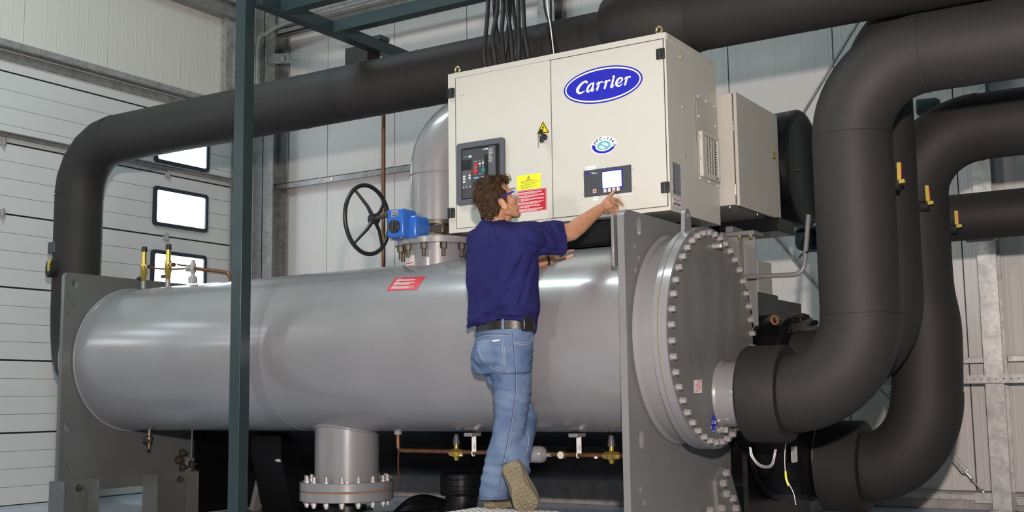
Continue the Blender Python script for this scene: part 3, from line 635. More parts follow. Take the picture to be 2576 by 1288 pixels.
# ------------------------------------------------------------------ control cabinet
CY = 5.60
cb = thing('control_cabinet', 'large cream control cabinet with a blue oval logo above the tank', 'cabinet', (-3.245, 5.95, 1.837))
X0, X1, Y1, Z0, Z1 = -3.970, -2.520, 6.30, 1.838, 2.820
mk('body', G().box(X0, X1, CY+.006, Y1, Z0, Z1), CREAM, cb, bev=.004)
fr_ = [[(X0, Z0), (X1, Z0), (X1, Z1), (X0, Z1)], [(X0+.052, Z0+.022), (X0+.052, Z1-.032), (X1-.012, Z1-.032), (X1-.012, Z0+.022)]]
mk('front_frame', flat(fr_, .012, (0, CY+.004, 0), (1, 0, 0), (0, 0, 1)), CREAM, cb, bev=.0015)
mk('door_seal_line', G().box(X0+.02, X1-.005, CY+.001, CY+.004, Z0+.01, Z1-.01), SEAL, cb)
def fp(x, y, o=0.0): p = at(x, y, Y=CY-.006); return Vector((p.x, CY-.006-o, p.z))
DF = CY-.006       # face of the doors
d1 = mk('door', G().box(-3.912, -3.2475, DF, CY+.004, 1.862, 2.786), CREAM, cb, bev=.0025)
d2 = mk('door', G().box(-3.2425, -2.537, DF, CY+.004, 1.863, 2.7835), CREAM, cb, bev=.0025)
for x_, z_ in ((-3.945, 2.697), (-3.948, 1.960), (-2.550, 2.700), (-2.545, 1.962)):
    h = mk('hinge', G().box(x_-.024, x_+.024, CY-.016, CY, z_-.03, z_+.03), BLKPL, cb, bev=.003)
    mk('hinge_pin', G().cyl((x_, CY-.017, z_-.03), (x_, CY-.017, z_+.03), .004, n=10), DGREY, h)
for p in ((-3.935, 5.65, 2.82), (-2.58, 5.65, 2.82), (-2.60, 6.25, 2.82)):
    P = Vector(p); mk('eyebolt', G().cyl(P, P+Vector((0, 0, .012)), .016, n=16).torus(P+Vector((0, 0, .034)), (.25, 1, 0), .020, .0065, 28, 10), GOLD, cb)
mk('gland_plate', G().box(-3.19, -2.79, 5.64, 6.1, 2.82, 2.838), CREAM, cb, bev=.008)
mk('gland_plate', G().box(-3.92, -3.25, 5.70, 6.1, 2.82, 2.826), CREAM, cb, bev=.003)
for px_, py_ in ((1159, 241), (1166, 239)):
    p = fp(px_, py_); mk('screw', G().lathe(p, (0, -1, 0), [(0, .004), (.003, .003)], 10), GOLD, d1)
# logo
lx, lz = -2.910, 2.586
lg = mk('logo_oval', G().poly([(lx+.2485*math.cos(2*pi*k/96), DF-.0008, lz+.1035*math.sin(2*pi*k/96)) for k in range(96)]), LOGOB, d2, smooth=False)
lg['label'] = 'blue oval logo reading Carrier'
mk('logo_ring', flat([circ(0, 0, .2385, 96, .0950), circ(0, 0, .2305, 96, .0862)], .0004, (lx, DF-.0012, lz), (1, 0, 0), (0, 0, 1)), WHITE, lg, smooth=False)
LO = [0.0]
def lc(x, y): return at(1400+x/10.733, 150+y/10.733, Y=DF-.0016-LO[0])
def stroke(pts, n=5):
    P = cr([(a, b, 0) for a, b, c in pts], n); W = cr([(c, 0, 0) for a, b, c in pts], n); L = []; Rr = []
    for i, p in enumerate(P):
        d = (P[min(i+1, len(P)-1)]-P[max(i-1, 0)]); d.normalize(); nn = Vector((-d.y, d.x, 0))
        L.append(p+nn*W[i].x/2); Rr.append(p-nn*W[i].x/2)
    g = G(); m = len(P)
    g.add([lc(p.x, p.y) for p in L+Rr], [(i, i+1, m+i+1, m+i) for i in range(m-1)])
    LO[0] += .0002
    for (a, b, c) in (pts[0], pts[-1]):
        if c > 20: g.poly([lc(a+c/2*math.cos(2*pi*k/16), b+c/2*math.sin(2*pi*k/16)) for k in range(16)])
    return g
def dot(x, y, r, ry=None): return G().poly([lc(x+r*math.cos(2*pi*k/20), y+(ry or r)*math.sin(2*pi*k/20)) for k in range(20)])
RS = [[(1072, 682, 12), (1105, 632, 26), (1142, 612, 34)], [(1150, 618, 46), (1125, 710, 54), (1094, 815, 50)], [(1128, 720, 12), (1165, 640, 24), (1210, 596, 36), (1232, 605, 44)]]
letters = {
 'C': [[(812, 612, 64), (806, 592, 52), (770, 590, 42), (700, 635, 52), (625, 710, 66), (572, 800, 78), (572, 870, 74), (622, 905, 58), (690, 890, 40), (770, 838, 12)]],
 'a': [[(1000, 640, 22), (940, 648, 36), (872, 716, 54), (832, 810, 60), (836, 862, 56), (880, 860, 34), (940, 790, 22), (985, 700, 14)], [(1000, 632, 46), (975, 740, 50), (952, 835, 52), (978, 845, 34), (1024, 778, 10)]],
 'r': RS, 'r2': [[(a+205, b-41, c) for a, b, c in s] for s in RS],
 'i': [[(1532, 522, 48), (1508, 630, 52), (1476, 735, 54), (1504, 745, 36), (1562, 668, 10)]],
 'e': [[(1640, 650, 12), (1700, 625, 26), (1765, 560, 40), (1768, 508, 48), (1728, 492, 44), (1665, 530, 54), (1618, 620, 64), (1622, 685, 64), (1675, 712, 46), (1730, 692, 30), (1784, 632, 10)]],
 'r3': [[(a+755, b-141, c) for a, b, c in s] for s in RS]}
for nm, ss in letters.items():
    g = G()
    for k_, s_ in enumerate(ss):
        LO[0] = k_*.0004; q = stroke(s_); g.add(q.v, q.f)
    if nm == 'i': q = dot(1545, 462, 34, 40); g.add(q.v, q.f)
    mk('letter', g, WHITE, lg, smooth=False)
# round refrigerant badge
bx_, bz_ = -2.910, 2.2405
bd = mk('refrigerant_badge', G().poly([(bx_+.081*math.cos(2*pi*k/48), DF-.0008, bz_+.0515*math.sin(2*pi*k/48)) for k in range(48)]), WHITE, d2, smooth=False)
bd['label'] = 'white round badge reading HFC-134a'
g = G(); v = []
for k in range(25):
    a = math.radians(168+(338-168)*k/24); v += [(bx_+.074*math.cos(a), DF-.0014, bz_+.0455*math.sin(a)), (bx_+.053*math.cos(a), DF-.0014, bz_-.002+.031*math.sin(a))]
mk('badge_band', g.add(v, [(2*k, 2*k+2, 2*k+3, 2*k+1) for k in range(24)]), LOGOB, bd, smooth=False)
mk('badge_globe', G().poly([(bx_+.042*math.cos(2*pi*k/36), DF-.0014, bz_-.001+.0262*math.sin(2*pi*k/36)) for k in range(36)]), TEALP, bd, smooth=False)
g = G()
for kk_, (ax_, az_, r1, r2, ro) in enumerate(((-.015, -.008, .014, .011, .3), (.008, .006, .020, .010, -.4), (-.002, -.017, .012, .006, 0), (.020, -.003, .010, .008, .8))):
    g.poly([(bx_+ax_+r1*math.cos(t)*math.cos(ro)-r2*math.sin(t)*math.sin(ro), DF-.0018-.0002*kk_, bz_+az_+(r1*math.cos(t)*math.sin(ro)+r2*math.sin(t)*math.cos(ro))*.7) for t in [2*pi*k/14 for k in range(14)]])
mk('badge_continents', g, WHITE, bd, smooth=False)
for k, ch in enumerate('HFC-134'):
    a = math.radians(150-k*21); 
    mk('badge_letter', text(ch, .024, (bx_+.062*math.cos(a), DF-.0014, bz_+.0385*math.sin(a)), (math.sin(a), 0, -math.cos(a)), (math.cos(a), 0, math.sin(a)), .0002, bold=.0008), PURP, bd, smooth=False)
g = flat([circ(0, 0, .0095, 20, .008), circ(0, 0, .0065, 20, .0055)], .0003, (bx_+.066, DF-.0014, bz_-.008), (1, 0, 0), (0, 0, 1)); q = text('a', .012, (bx_+.066, DF-.0014, bz_-.008), (1, 0, 0), (0, 0, 1), .0002, bold=.0005); g.add(q.v, q.f)
mk('badge_letter', g, PURP, bd, smooth=False)
# hazard triangle, handle with key
def tri(cx, cz, w_, h): return [(cx-w_/2, cz-h/2), (cx+w_/2, cz-h/2), (cx, cz+h/2)]
def bolt2d(cx, cz, s_): return [(cx+a*s_, cz+b*s_) for a, b in ((.10, .5), (-.28, -.02), (-.02, .02), (-.20, -.32), (-.28, -.26), (-.22, -.52), (.02, -.34), (-.06, -.33), (.30, .10), (.02, .06), (.26, .5))]
def hazard(cx, cz, w_, h, parent, y=DF, u=(1, 0, 0)):
    o = (0, y-.0008, 0) if u == (1, 0, 0) else y
    s_ = mk('hazard_triangle', flat([tri(cx, cz, w_, h)], .0008, o, u, (0, 0, 1)), YELD, parent, smooth=False)
    o2 = Vector(o)+Vector(u).cross(Vector((0, 0, 1)))*.0007
    mk('hazard_print', flat([tri(cx, cz-.001, w_*.93, h*.92), tri(cx, cz-.003, w_*.70, h*.70)], .0005, o2, u, (0, 0, 1)), BLKPL, s_, smooth=False)
    mk('hazard_bolt', flat([bolt2d(cx, cz-.004, h*.42)], .0005, o2, u, (0, 0, 1)), BLKPL, s_, smooth=False); return s_
hazard(-3.300, 2.397, .088, .076, d1)['label'] = 'yellow triangular electric shock warning sign'
hp = (-3.290, 2.336)
hd = mk('door_handle', G().lathe((hp[0]+.002, DF, hp[1]), (0, -1, 0), [(0, .018), (.02, .018), (.022, .012), (.03, .012)], 24).bar((hp[0]-.004, DF-.035, hp[1]+.040), (hp[0]+.002, DF-.035, hp[1]-.036), .020, .018, up=(0, 1, 0)), BLKPL, d1, bev=.003)
mk('lock_barrel', G().cyl((hp[0]-.003, DF-.044, hp[1]+.004), (hp[0]-.003, DF-.048, hp[1]+.004), .008, n=16), STEEL, hd)
mk('key', G().torus((hp[0]-.008, DF-.055, hp[1]-.012), (.4, 1, 0), .010, .0015, 20, 6).bar((hp[0]-.008, DF-.054, hp[1]-.02), (hp[0]-.012, DF-.052, hp[1]-.062), .006, .002, up=(0, 1, 0)).bar((hp[0]-.003, DF-.06, hp[1]+.004), (hp[0]-.008, DF-.056, hp[1]-.008), .012, .002, up=(0, 1, 0)), STEEL, hd)
# yellow and red notices
ys = mk('yellow_notice', G().box(-3.481, -3.3215, DF-.0008, DF, 2.0465, 2.132), YEL, d1, smooth=False); ys['label'] = 'yellow electrical warning notice'
g = flat([tri(-3.402, 2.112, .032, .028), tri(-3.402, 2.1105, .024, .020)], .0004, (0, DF-.0012, 0), (1, 0, 0), (0, 0, 1)); q = flat([bolt2d(-3.402, 2.110, .013)], .0004, (0, DF-.0012, 0), (1, 0, 0), (0, 0, 1)); g.add(q.v, q.f)
random.seed(5)
for k, (z_, l) in enumerate(((2.094, .118), (2.089, .05), (2.082, .122), (2.073, .10), (2.068, .045), (2.060, .112), (2.055, .06))):
    g.box(-3.455, -3.455+l, DF-.0012, DF-.0008, z_, z_+.0016)
for z_ in (2.094, 2.073, 2.059): g.box(-3.472, -3.467, DF-.0012, DF-.0008, z_, z_+.003)
mk('notice_print', g, DGREY, ys, smooth=False)
rn = mk('red_notice', G().box(-3.477, -3.285, DF-.0008, DF, 1.914, 2.042), RED, d1, smooth=False); rn['label'] = 'red safety notice with white print'
g = flat([[(-3.474, 1.917), (-3.288, 1.917), (-3.288, 2.039), (-3.474, 2.039)], [(-3.4725, 1.9185), (-3.4725, 2.0375), (-3.2895, 2.0375), (-3.2895, 1.9185)]], .0003, (0, DF-.001, 0), (1, 0, 0), (0, 0, 1))
z_ = 2.028
for para in range(6):
    for k in range(3):
        x_ = -3.470; l = random.uniform(.12, .172) if k < 2 else random.uniform(.06, .15); e = x_+l
        while x_ < e:
            wl_ = random.uniform(.006, .022); g.box(x_, min(x_+wl_, e), DF-.0012, DF-.0008, z_, z_+.0030); x_ += wl_+.0028
        z_ -= .0050
    z_ -= .0045
mk('notice_print', g, PINKP, rn, smooth=False)
# keypad panel
kp = mk('keypad_panel', G().box(-3.040, -2.745, DF-.002, DF, 1.959, 2.111), DGREY, d2, smooth=False); kp['label'] = 'dark keypad panel with a lit white screen'
mk('panel_border_line', flat([rrect(-2.886, 2.033, .250, .124, .006), rrect(-2.886, 2.033, .247, .121, .005)], .0003, (0, DF-.0022, 0), (1, 0, 0), (0, 0, 1)), MGREY, kp, smooth=False)
mk('screen_surround', G().box(-2.926, -2.798, DF-.0028, DF-.002, 1.990, 2.096), LOGOB, kp, smooth=False)
mk('screen', flat([rrect(-2.8635, 2.0435, .116, .090, .004)], .0006, (0, DF-.0032, 0), (1, 0, 0), (0, 0, 1)), SCREEN, kp, smooth=False)
for k in range(4):
    x_ = -2.907+.0270*k; z_ = 1.984
    mk('key_button', flat([rrect(x_, z_, .018, .021, .003)], .003, (0, DF-.0035, 0), (1, 0, 0), (0, 0, 1)), OFFW, kp, bev=.0008)
sb = mk('stop_button', flat([rrect(-2.972, 1.988, .021, .021, .003)], .003, (0, DF-.0035, 0), (1, 0, 0), (0, 0, 1)), OFFW, kp, bev=.0008)
mk('red_dot', G().cyl((-2.972, DF-.005, 1.988), (-2.972, DF-.0058, 1.988), .0068, n=18), REDB, sb)
mk('small_logo', G().poly([(-3.0135+.0145*math.cos(2*pi*k/24), DF-.0023, 2.0925+.0065*math.sin(2*pi*k/24)) for k in range(24)]), LOGOB, kp, smooth=False)
mk('panel_lettering', G().box(-2.995, -2.972, DF-.0024, DF-.002, 2.0935, 2.0955).box(-2.988, -2.955, DF-.0024, DF-.002, 2.0875, 2.090), WHITE, kp, smooth=False)
for nm, a, b in (('paper_strip', (1473, 421), (1498, 427)), ('paper_strip', (1492, 496), (1505, 502)), ('paper_strip', (1541, 492), (1592, 487))):
    p, q = fp(*a), fp(*b); s_ = mk(nm, G().box(p.x, q.x, DF-.0008, DF, min(p.z, q.z)-.003, max(p.z, q.z)+.003), WHITE, d2, smooth=False)
    mk('strip_print', G().box(p.x+.003, q.x-.003, DF-.0012, DF-.0008, (p.z+q.z)/2-.0006, (p.z+q.z)/2+.0008), MGREY, s_, smooth=False)
for px_, py_ in ((1466, 442), (1467, 489), (1528, 421), (1592, 426), (1594, 474)):
    p = fp(px_, py_); mk('screw', G().lathe(p, (0, -1, 0), [(0, .0035), (.002, .0028)], 10), STEEL, d2)
# circuit breaker panel on the left door
bz = mk('breaker_bezel', flat([rrect(-3.7285, 2.1845, .339, .376, .018), rrect(-3.727, 2.184, .276, .310, .008)], .016, (0, DF-.008, 0), (1, 0, 0), (0, 0, 1)), MGREY, d1, bev=.003)
bz['label'] = 'dark grey circuit breaker surround set in the left door'
mk('recess', G().box(-3.868, -3.588, DF-.0015, DF-.0005, 2.028, 2.340), BLKPL, bz)
def bp(x, y, o): p = at(1145+x/6.779, 340+y/6.779, Y=DF-o); return p
def bxr(x0, y0, x1, y1, o0, o1):
    p, q = bp(x0, (y0), o1), bp(x1, (y1), o1); return G().box(min(p.x, q.x), max(p.x, q.x), DF-o1, DF-o0, min(p.z, q.z), max(p.z, q.z))
fc = mk('breaker_face', G().box(-3.864, -3.622, DF-.010, DF-.001, 2.036, 2.332), DGREY, bz, bev=.002)
mk('side_strip', G().box(-3.672, -3.623, DF-.0125, DF-.009, 2.036, 2.332), MGREY, fc, bev=.001)
mk('charging_lever_slot', flat([rrect(-3.6895, 2.205, .026, .165, .012)], .004, (0, DF-.011, 0), (1, 0, 0), (0, 0, 1)), BLKPL, fc)
mk('charging_lever', G().box(-3.694, -3.684, DF-.018, DF-.012, 2.13, 2.22), BLKPL, fc, bev=.002)
mk('display_block', G().box(-3.862, -3.794, DF-.0125, DF-.009, 2.250, 2.268), BLKPL, fc, bev=.001)
mk('display_block', G().box(-3.862, -3.794, DF-.0120, DF-.009, 2.206, 2.248), BLKPL, fc, bev=.001)
tu = mk('trip_unit', G().box(-3.860, -3.793, DF-.0128, DF-.009, 2.092, 2.204), MGREY, fc, bev=.001)
for zz in (2.168, 2.152, 2.136):
    mk('dip_switch', G().box(-3.853, -3.836, DF-.0135, DF-.012, zz-.005, zz+.006), OFFW, tu)
    if zz > 2.14: mk('dip_switch', G().box(-3.812, -3.798, DF-.0135, DF-.012, zz-.003, zz+.009), OFFW, tu)
mk('trip_button', G().cyl((-3.803, DF-.0125, 2.184), (-3.803, DF-.0145, 2.184), .006, n=16), REDB, tu)
for x_ in (-3.850, -3.828, -3.801): mk('screw', G().cyl((x_, DF-.0125, 2.104), (x_, DF-.0138, 2.104), .0032, n=10), WHITE, tu)
mk('brand_text', text('Cubicle', .013, (-3.848, DF-.0105, 2.287), (1, 0, 0), (0, 0, 1), .0002, align='LEFT'), TEALP, fc, smooth=False)
mk('white_tag', G().box(-3.812, -3.793, DF-.0108, DF-.0099, 2.279, 2.293), OFFW, fc)
mk('blue_tag', G().box(-3.715, -3.692, DF-.0108, DF-.0099, 2.314, 2.320), LBLUE, fc); mk('white_tag', G().box(-3.692, -3.675, DF-.0108, DF-.0099, 2.315, 2.321), WHITE, fc)
mk('blue_tag', G().box(-3.776, -3.742, DF-.0108, DF-.0099, 2.148, 2.156), LBLUE, fc)
mk('indicator', G().box(-3.775, -3.746, DF-.0125, DF-.0099, 2.226, 2.240), REDB, fc, bev=.001)
mk('indicator', G().box(-3.738, -3.727, DF-.0125, DF-.0099, 2.228, 2.241), WHITE, fc, bev=.001)
mk('indicator', G().box(-3.716, -3.694, DF-.0125, DF-.0099, 2.230, 2.243), OFFW, fc, bev=.001)
mk('off_button', G().lathe((-3.763, DF-.010, 2.1935), (0, -1, 0), [(0, .0155), (.006, .0155), (.008, .013)], 24), REDB, fc)
mk('on_button', G().lathe((-3.706, DF-.010, 2.1935), (0, -1, 0), [(0, .0135), (.006, .0135), (.008, .011)], 24), TEALB, fc)
g = G()
for (x_, z_, l) in ((-3.775, 2.250, .026), (-3.743, 2.251, .014), (-3.718, 2.252, .024), (-3.775, 2.218, .026), (-3.74, 2.219, .014), (-3.716, 2.221, .02), (-3.768, 2.212, .010), (-3.71, 2.213, .008), (-3.77, 2.172, .014), (-3.745, 2.173, .02), (-3.714, 2.174, .016), (-3.725, 2.153, .026)):
    g.box(x_, x_+l, DF-.0104, DF-.0099, z_, z_+.0022)
for k in range(11):
    g.box(-3.668, -3.668+random.uniform(.012, .03), DF-.0129, DF-.0124, 2.312-.0075*k, 2.3145-.0075*k)
mk('face_print', g, OFFW, fc, smooth=False)
# right side of the cabinet
SX = X1
mk('side_joint', G().box(SX-.0005, SX+.0012, 5.98, 5.984, 2.062, 2.556), DGREY, cb)
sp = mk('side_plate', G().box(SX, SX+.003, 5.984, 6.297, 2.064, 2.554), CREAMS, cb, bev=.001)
for px_, py_ in ((1755, 242), (1775, 255), (1796, 268), (1757, 292), (1798, 318), (1758, 344), (1759, 396), (1760, 448), (1783, 457), (1804, 468)):
    p = at(px_, py_, X=SX+.004); mk('bolt', hexbolt((SX+.003, min(p.y, 6.285), p.z), (1, 0, 0), .009, .010, False), CREAM, sp)
for px_, py_ in ((1712, 142), (1718, 268), (1722, 395)):
    p = at(px_, py_, X=SX); mk('bolt', hexbolt((SX, p.y, p.z), (1, 0, 0), .007, .008, False), GOLD, cb)
for k in range(6): mk('rivet', G().lathe((SX, 5.64+.118*k, 2.800), (1, 0, 0), [(0, .004), (.003, .003)], 10), STEEL, cb)
mk('roof_lip', G().box(SX-.002, SX+.003, 5.61, 6.30, 2.785, 2.82), CREAM, cb, bev=.001)
np_ = mk('data_plate', G().box(SX, SX+.0012, 5.636, 5.738, 1.930, 2.107), SILVER, cb, smooth=False); np_['label'] = 'silver rating plate on the cabinet side'
g = G()
for k in range(18): g.box(SX+.0012, SX+.0016, 5.64, 5.64+random.uniform(.02, .035), 1.94+.009*k, 1.943+.009*k); g.box(SX+.0012, SX+.0016, 5.69, 5.69+random.uniform(.004, .04), 1.94+.009*k, 1.942+.009*k)
g.cyl((SX+.0012, 5.652, 1.948), (SX+.0016, 5.652, 1.948), .009, n=16)
mk('plate_print', g, DGREY, np_, smooth=False)
wl_ = mk('white_label', G().box(SX, SX+.0012, 5.622, 5.741, 1.871, 1.911), PINKP, cb, smooth=False)
mk('plate_print', G().box(SX+.0012, SX+.0016, 5.632, 5.732, 1.902, 1.905).box(SX+.0012, SX+.0016, 5.66, 5.71, 1.895, 1.8965).box(SX+.0012, SX+.0016, 5.65, 5.715, 1.889, 1.8905).box(SX+.0012, SX+.0016, 5.636, 5.73, 1.876, 1.883), DGREY, wl_, smooth=False)
# ventilation grille
gy0, gy1, gz0, gz1 = 6.012, 6.262, 2.085, 2.352
gl = mk('vent_grille', flat([rrect((gy0+gy1)/2, (gz0+gz1)/2, gy1-gy0, gz1-gz0, .012), rrect((gy0+gy1)/2+.012, (gz0+gz1)/2+.004, gy1-gy0-.055, gz1-gz0-.05, .004)], .022, (SX+.012, 0, 0), (0, 1, 0), (0, 0, 1)), CREAM, cb, bev=.004)
gl['label'] = 'cream ventilation grille with slanted slats'
mk('grille_backing', G().box(SX+.003, SX+.005, gy0+.03, gy1-.01, gz0+.02, gz1-.02), SEAL, gl)
for k in range(15):
    z_ = gz0+.034+.0148*k; mk('slat', G().obox((SX+.013, (gy0+gy1)/2+.012, z_), (1, 0, -.8), (0, 1, 0), (.8, 0, 1), .0085, (gy1-gy0-.055)/2, .0018), CREAM, gl)
for k in range(1, 5): mk('grille_rib', G().box(SX+.006, SX+.015, gy0+.04+.037*k, gy0+.044+.037*k, gz0+.03, gz1-.022), CREAM, gl)
mk('grille_badge', G().box(SX+.0225, SX+.024, 6.19, 6.215, 2.092, 2.104), MGREY, gl)
# black channel under the cabinet
tag(mk('cabinet_support', G().box(-3.85, -2.70, 5.66, 5.74, 1.70, 1.836).box(-3.85, -2.62, 6.0, 6.25, 1.66, 1.836), BLACK, bev=.01), 'black support frame under the cream control cabinet', 'frame')

# ------------------------------------------------------------------ cables going up from the cabinet
def cable(pts, r, lab, grp, mat=CABLE): return tag(mk('cable', G().tube(cr(pts, 8), r, 10), mat), lab, 'cable', grp)
CG = 'thick black cables rising from the cabinet roof'
spec = [((1228, 0), (1218, 130), (1222, 165)), ((1252, 0), (1240, 90), (1248, 162)), ((1266, 0), (1262, 90), (1270, 158)), ((1275, 0), (1284, 80), (1290, 155)), ((1290, 0), (1300, 90), (1288, 155)), ((1304, 0), (1305, 90), (1302, 152)), ((1316, 0), (1320, 80), (1332, 148)), ((1283, 0), (1276, 90), (1258, 160)), ((1243, 0), (1252, 90), (1280, 158))]
CL = ['leftmost thick black cable of the bundle on the cabinet roof, standing apart', 'second thick black cable from the left in the bundle on the cabinet roof', 'third thick black cable from the left in the bundle on the cabinet roof', 'middle thick black cable of the bundle, crossing its right neighbour', 'thick black cable just right of the middle of the bundle, crossing to the left', 'nearly straight thick black cable, second from the right in the bundle', 'rightmost thick black cable of the bundle, curving away to the right', 'thick black cable slanting left behind the middle of the bundle', 'thick black cable slanting right behind the left half of the bundle']
ylist = [5.78, 5.74, 5.82, 5.76, 5.84, 5.79, 5.75, 5.90, 5.93]
for k, ((a, b, c), y_) in enumerate(zip(spec, ylist)):
    top = at(*a, Y=y_); P0 = at(*b, Y=y_-.02); P1 = at(*c, Y=y_)
    base = Vector((P1.x, y_, 2.82)); P0.z = max(P0.z, 2.9)
    up = Vector((top.x-.03, y_+.03, top.z+.6))
    cable([base, Vector((P1.x*.8+P0.x*.2, y_, 2.88)), P0, top, up], .0135, CL[k], CG)
for (a, b, c, y_, mt, r, lab) in (((1368, 0), (1384, 66), (1398, 128), 5.70, CABLE, .007, 'left one of the two thin glossy black cables over the cabinet'), ((1385, 0), (1388, 66), (1408, 126), 5.71, CABLE, .007, 'right one of the two thin glossy black cables over the cabinet'), ((1376, 0), (1385, 66), (1394, 132), 5.68, WHITEP, .0035, 'thin white wire between the two thin black cables')):
    P1 = at(*c, Y=y_); top = at(*a, Y=y_)
    cable([Vector((P1.x, y_, 2.826)), at(*b, Y=y_), top, Vector((top.x-.02, y_, top.z+.6))], r, lab, None, mt)
tb = at(1386, 67, Y=5.70); tag(mk('cable_tie', G().torus(tb, (.1, 0, 1), .015, .003, 16, 6), BLKPL), 'black tie holding the thin cables together', 'tie')

# ------------------------------------------------------------------ terminal box behind
tbx = thing('terminal_box', 'smaller cream terminal box behind the right side of the cabinet', 'cabinet', (-2.65, 6.7, 1.9))
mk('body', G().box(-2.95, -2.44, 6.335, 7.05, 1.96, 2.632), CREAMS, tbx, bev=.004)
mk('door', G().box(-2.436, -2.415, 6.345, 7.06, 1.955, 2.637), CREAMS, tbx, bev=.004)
mk('gasket', G().box(-2.441, -2.435, 6.35, 7.05, 1.965, 2.63), SEAL, tbx)
p = at(1947, 382, X=-2.414)
hazard(p.y, p.z-.01, .055, .075, tbx, y=(-2.4142, 0, 0), u=(0, 1, 0))
for px_, py_ in ((1950, 414),):
    q = at(px_, py_, X=-2.414); mk('lock', G().lathe(q, (1, 0, 0), [(0, .010), (.006, .010), (.008, .006)], 16), STEEL, tbx)
mk('hinge', G().cyl((-2.437, 6.34, 2.40), (-2.437, 6.34, 2.46), .004, n=8).cyl((-2.437, 6.34, 2.02), (-2.437, 6.34, 2.08), .004, n=8), STEEL, tbx)
for x_, y_ in ((-2.5, 6.4), (-2.46, 6.75)): mk('screw', G().cyl((x_, y_, 1.96), (x_, y_, 1.952), .006, n=8), STEEL, tbx)

# ------------------------------------------------------------------ compressor, condenser and black machinery
cm = thing('compressor', 'black round compressor housing between the terminal box and the big pipe', 'compressor', (-2.5, 7.45, 1.84))
mk('casing', G().lathe((-3.57, 7.45, 2.35), (1, 0, 0), [(0, .35), (.72, .37), (.86, .385), (.96, .385)], 72), BLACK, cm)
mk('end_ring', G().lathe((-2.625, 7.45, 2.35), (1, 0, 0), [(0, .385), (.24, .395), (.255, .385), (.262, .35), (.256, .342), (.235, .31), (.23, 0)], 72), BLACK, cm)
mk('sensor', G().cyl((-2.38, 7.22, 2.30), (-2.33, 7.22, 2.30), .014, n=12), DKSTEEL, cm)
mk('base_beam', G().box(-3.0, -2.36, 6.85, 7.15, 1.86, 1.945), BLACK, cm, bev=.006)
mk('discharge_case', G().lathe((-3.9, 7.3, 2.1), (1, 0, 0), [(-.5, .2), (0, .25), (.5, .25)], 40), BLACK, cm)
tag(mk('oil_line', G().tube(bend([at(1872, 697, Y=6.45), at(2022, 690, Y=6.45), at(2028, 560, Y=6.45)+Vector((0, .05, .05))], .07), .014, 14), PLATE), 'bent grey steel tube crossing in front of the white wall', 'tube')
ps = thing('support_post', 'grey steel post with a bolted top plate behind the end cover', 'post', (-2.48, 6.5, 1.2))
mk('post', G().box(-2.575, -2.478, 6.47, 6.54, 1.2, 1.80), PLATE, ps, bev=.003); mk('post_side', G().box(-2.478, -2.40, 6.53, 6.54, 1.2, 1.79), PLATE, ps, bev=.002)
mk('cap_plate', G().box(-2.545, -2.37, 6.43, 6.60, 1.79, 1.815).box(-2.545, -2.50, 6.43, 6.60, 1.815, 1.85), PLATE, ps, bev=.003)
for x_, y_ in ((-2.47, 6.46), (-2.40, 6.46)): mk('bolt', hexbolt((x_, y_, 1.79), (0, 0, -1), .012, .02), GOLD, ps)
cn = thing('condenser_vessel', 'long black cylindrical vessel behind and below the grey tank', 'tank', (-4.6, 6.82, .2))
mk('shell', G().lathe((-6.9, 6.82, .78), (1, 0, 0), [(0, .48), (4.5, .48)], 96), BLACK, cn)
mk('end_head', G().lathe((-2.42, 6.82, .78), (1, 0, 0), [(0, .56), (.03, .56), (.032, .52), (.16, .52), (.165, .56), (.20, .56), (.21, .545), (.212, 0)], 96), BLACK, cn)
for k in range(20):
    a = 2*pi*k/20; mk('bolt', hexbolt((-2.21, 6.82+.535*math.cos(a), .78+.535*math.sin(a)), (1, 0, 0), .014, .025), BLACK, cn)
mk('tube_sheet', flat([[(6.41, .08), (7.5, .08), (7.5, 1.45), (6.41, 1.45)]], .03, (-2.47, 0, 0), (0, 1, 0), (0, 0, 1)), BLACK, cn, bev=.004)
mk('left_tube_sheet', flat([[(6.285, .01), (6.95, .01), (7.35, .45), (7.35, 1.1), (6.285, 1.1)]], .03, (-6.875, 0, 0), (0, 1, 0), (0, 0, 1)), BLACK, cn, bev=.004)
mk('saddle', flat([[(6.45, .03), (7.2, .03), (7.2, .6), (6.32, .6), (6.32, .45)]], .30, (-6.15, 0, 0), (0, 1, 0), (0, 0, 1)), BLACK, cn, bev=.004)
mk('saddle_foot', G().box(-6.5, -5.85, 6.40, 7.2, 0, .03).obox((-6.4, 6.5, .16), (.3, 0, 1), (0, 1, 0), (1, 0, -.3), .13, .04, .02), PLATE, cn, bev=.003)
mk('lifting_eye', G().torus((-2.29, 6.50, 1.285), (1, -.6, .2), .024, .007, 20, 8), RUST, cn)
mk('small_plug', G().lathe((-6.02, 6.34, .42), (0, -1, .1), [(0, .012), (.03, .012), (.03, .008), (.05, .008)], 10), OFFW, cn)
be = thing('oil_separator', 'black box section with a stepped end above the black vessel', 'vessel', (-2.8, 6.9, 1.3))
mk('box', G().box(-3.2, -2.45, 6.50, 7.04, 1.15, 1.474), BLACK, be, bev=.006); mk('end_bracket', G().box(-2.52, -2.47, 7.04, 7.19, 1.30, 1.435), DKSTEEL, be, bev=.006)
tag(mk('junction_cabinet', G().box(-3.3, -2.93, 8.0, 8.3, 1.35, 1.83), CREAMS, bev=.005), 'small grey cabinet with an eyebolt seen past the end cover', 'cabinet')
ebx = at(1890, 640, Y=8.1); tag(mk('eyebolt', G().torus(ebx, (0, 1, 0), .025, .007, 20, 8), STEEL), 'small steel eyebolt on top of the far grey cabinet', 'bolt')
mt_ = thing('pump_motor', 'dark teal rounded motor behind the big vertical pipe', 'motor', (-2.7, 8.4, 2.04))
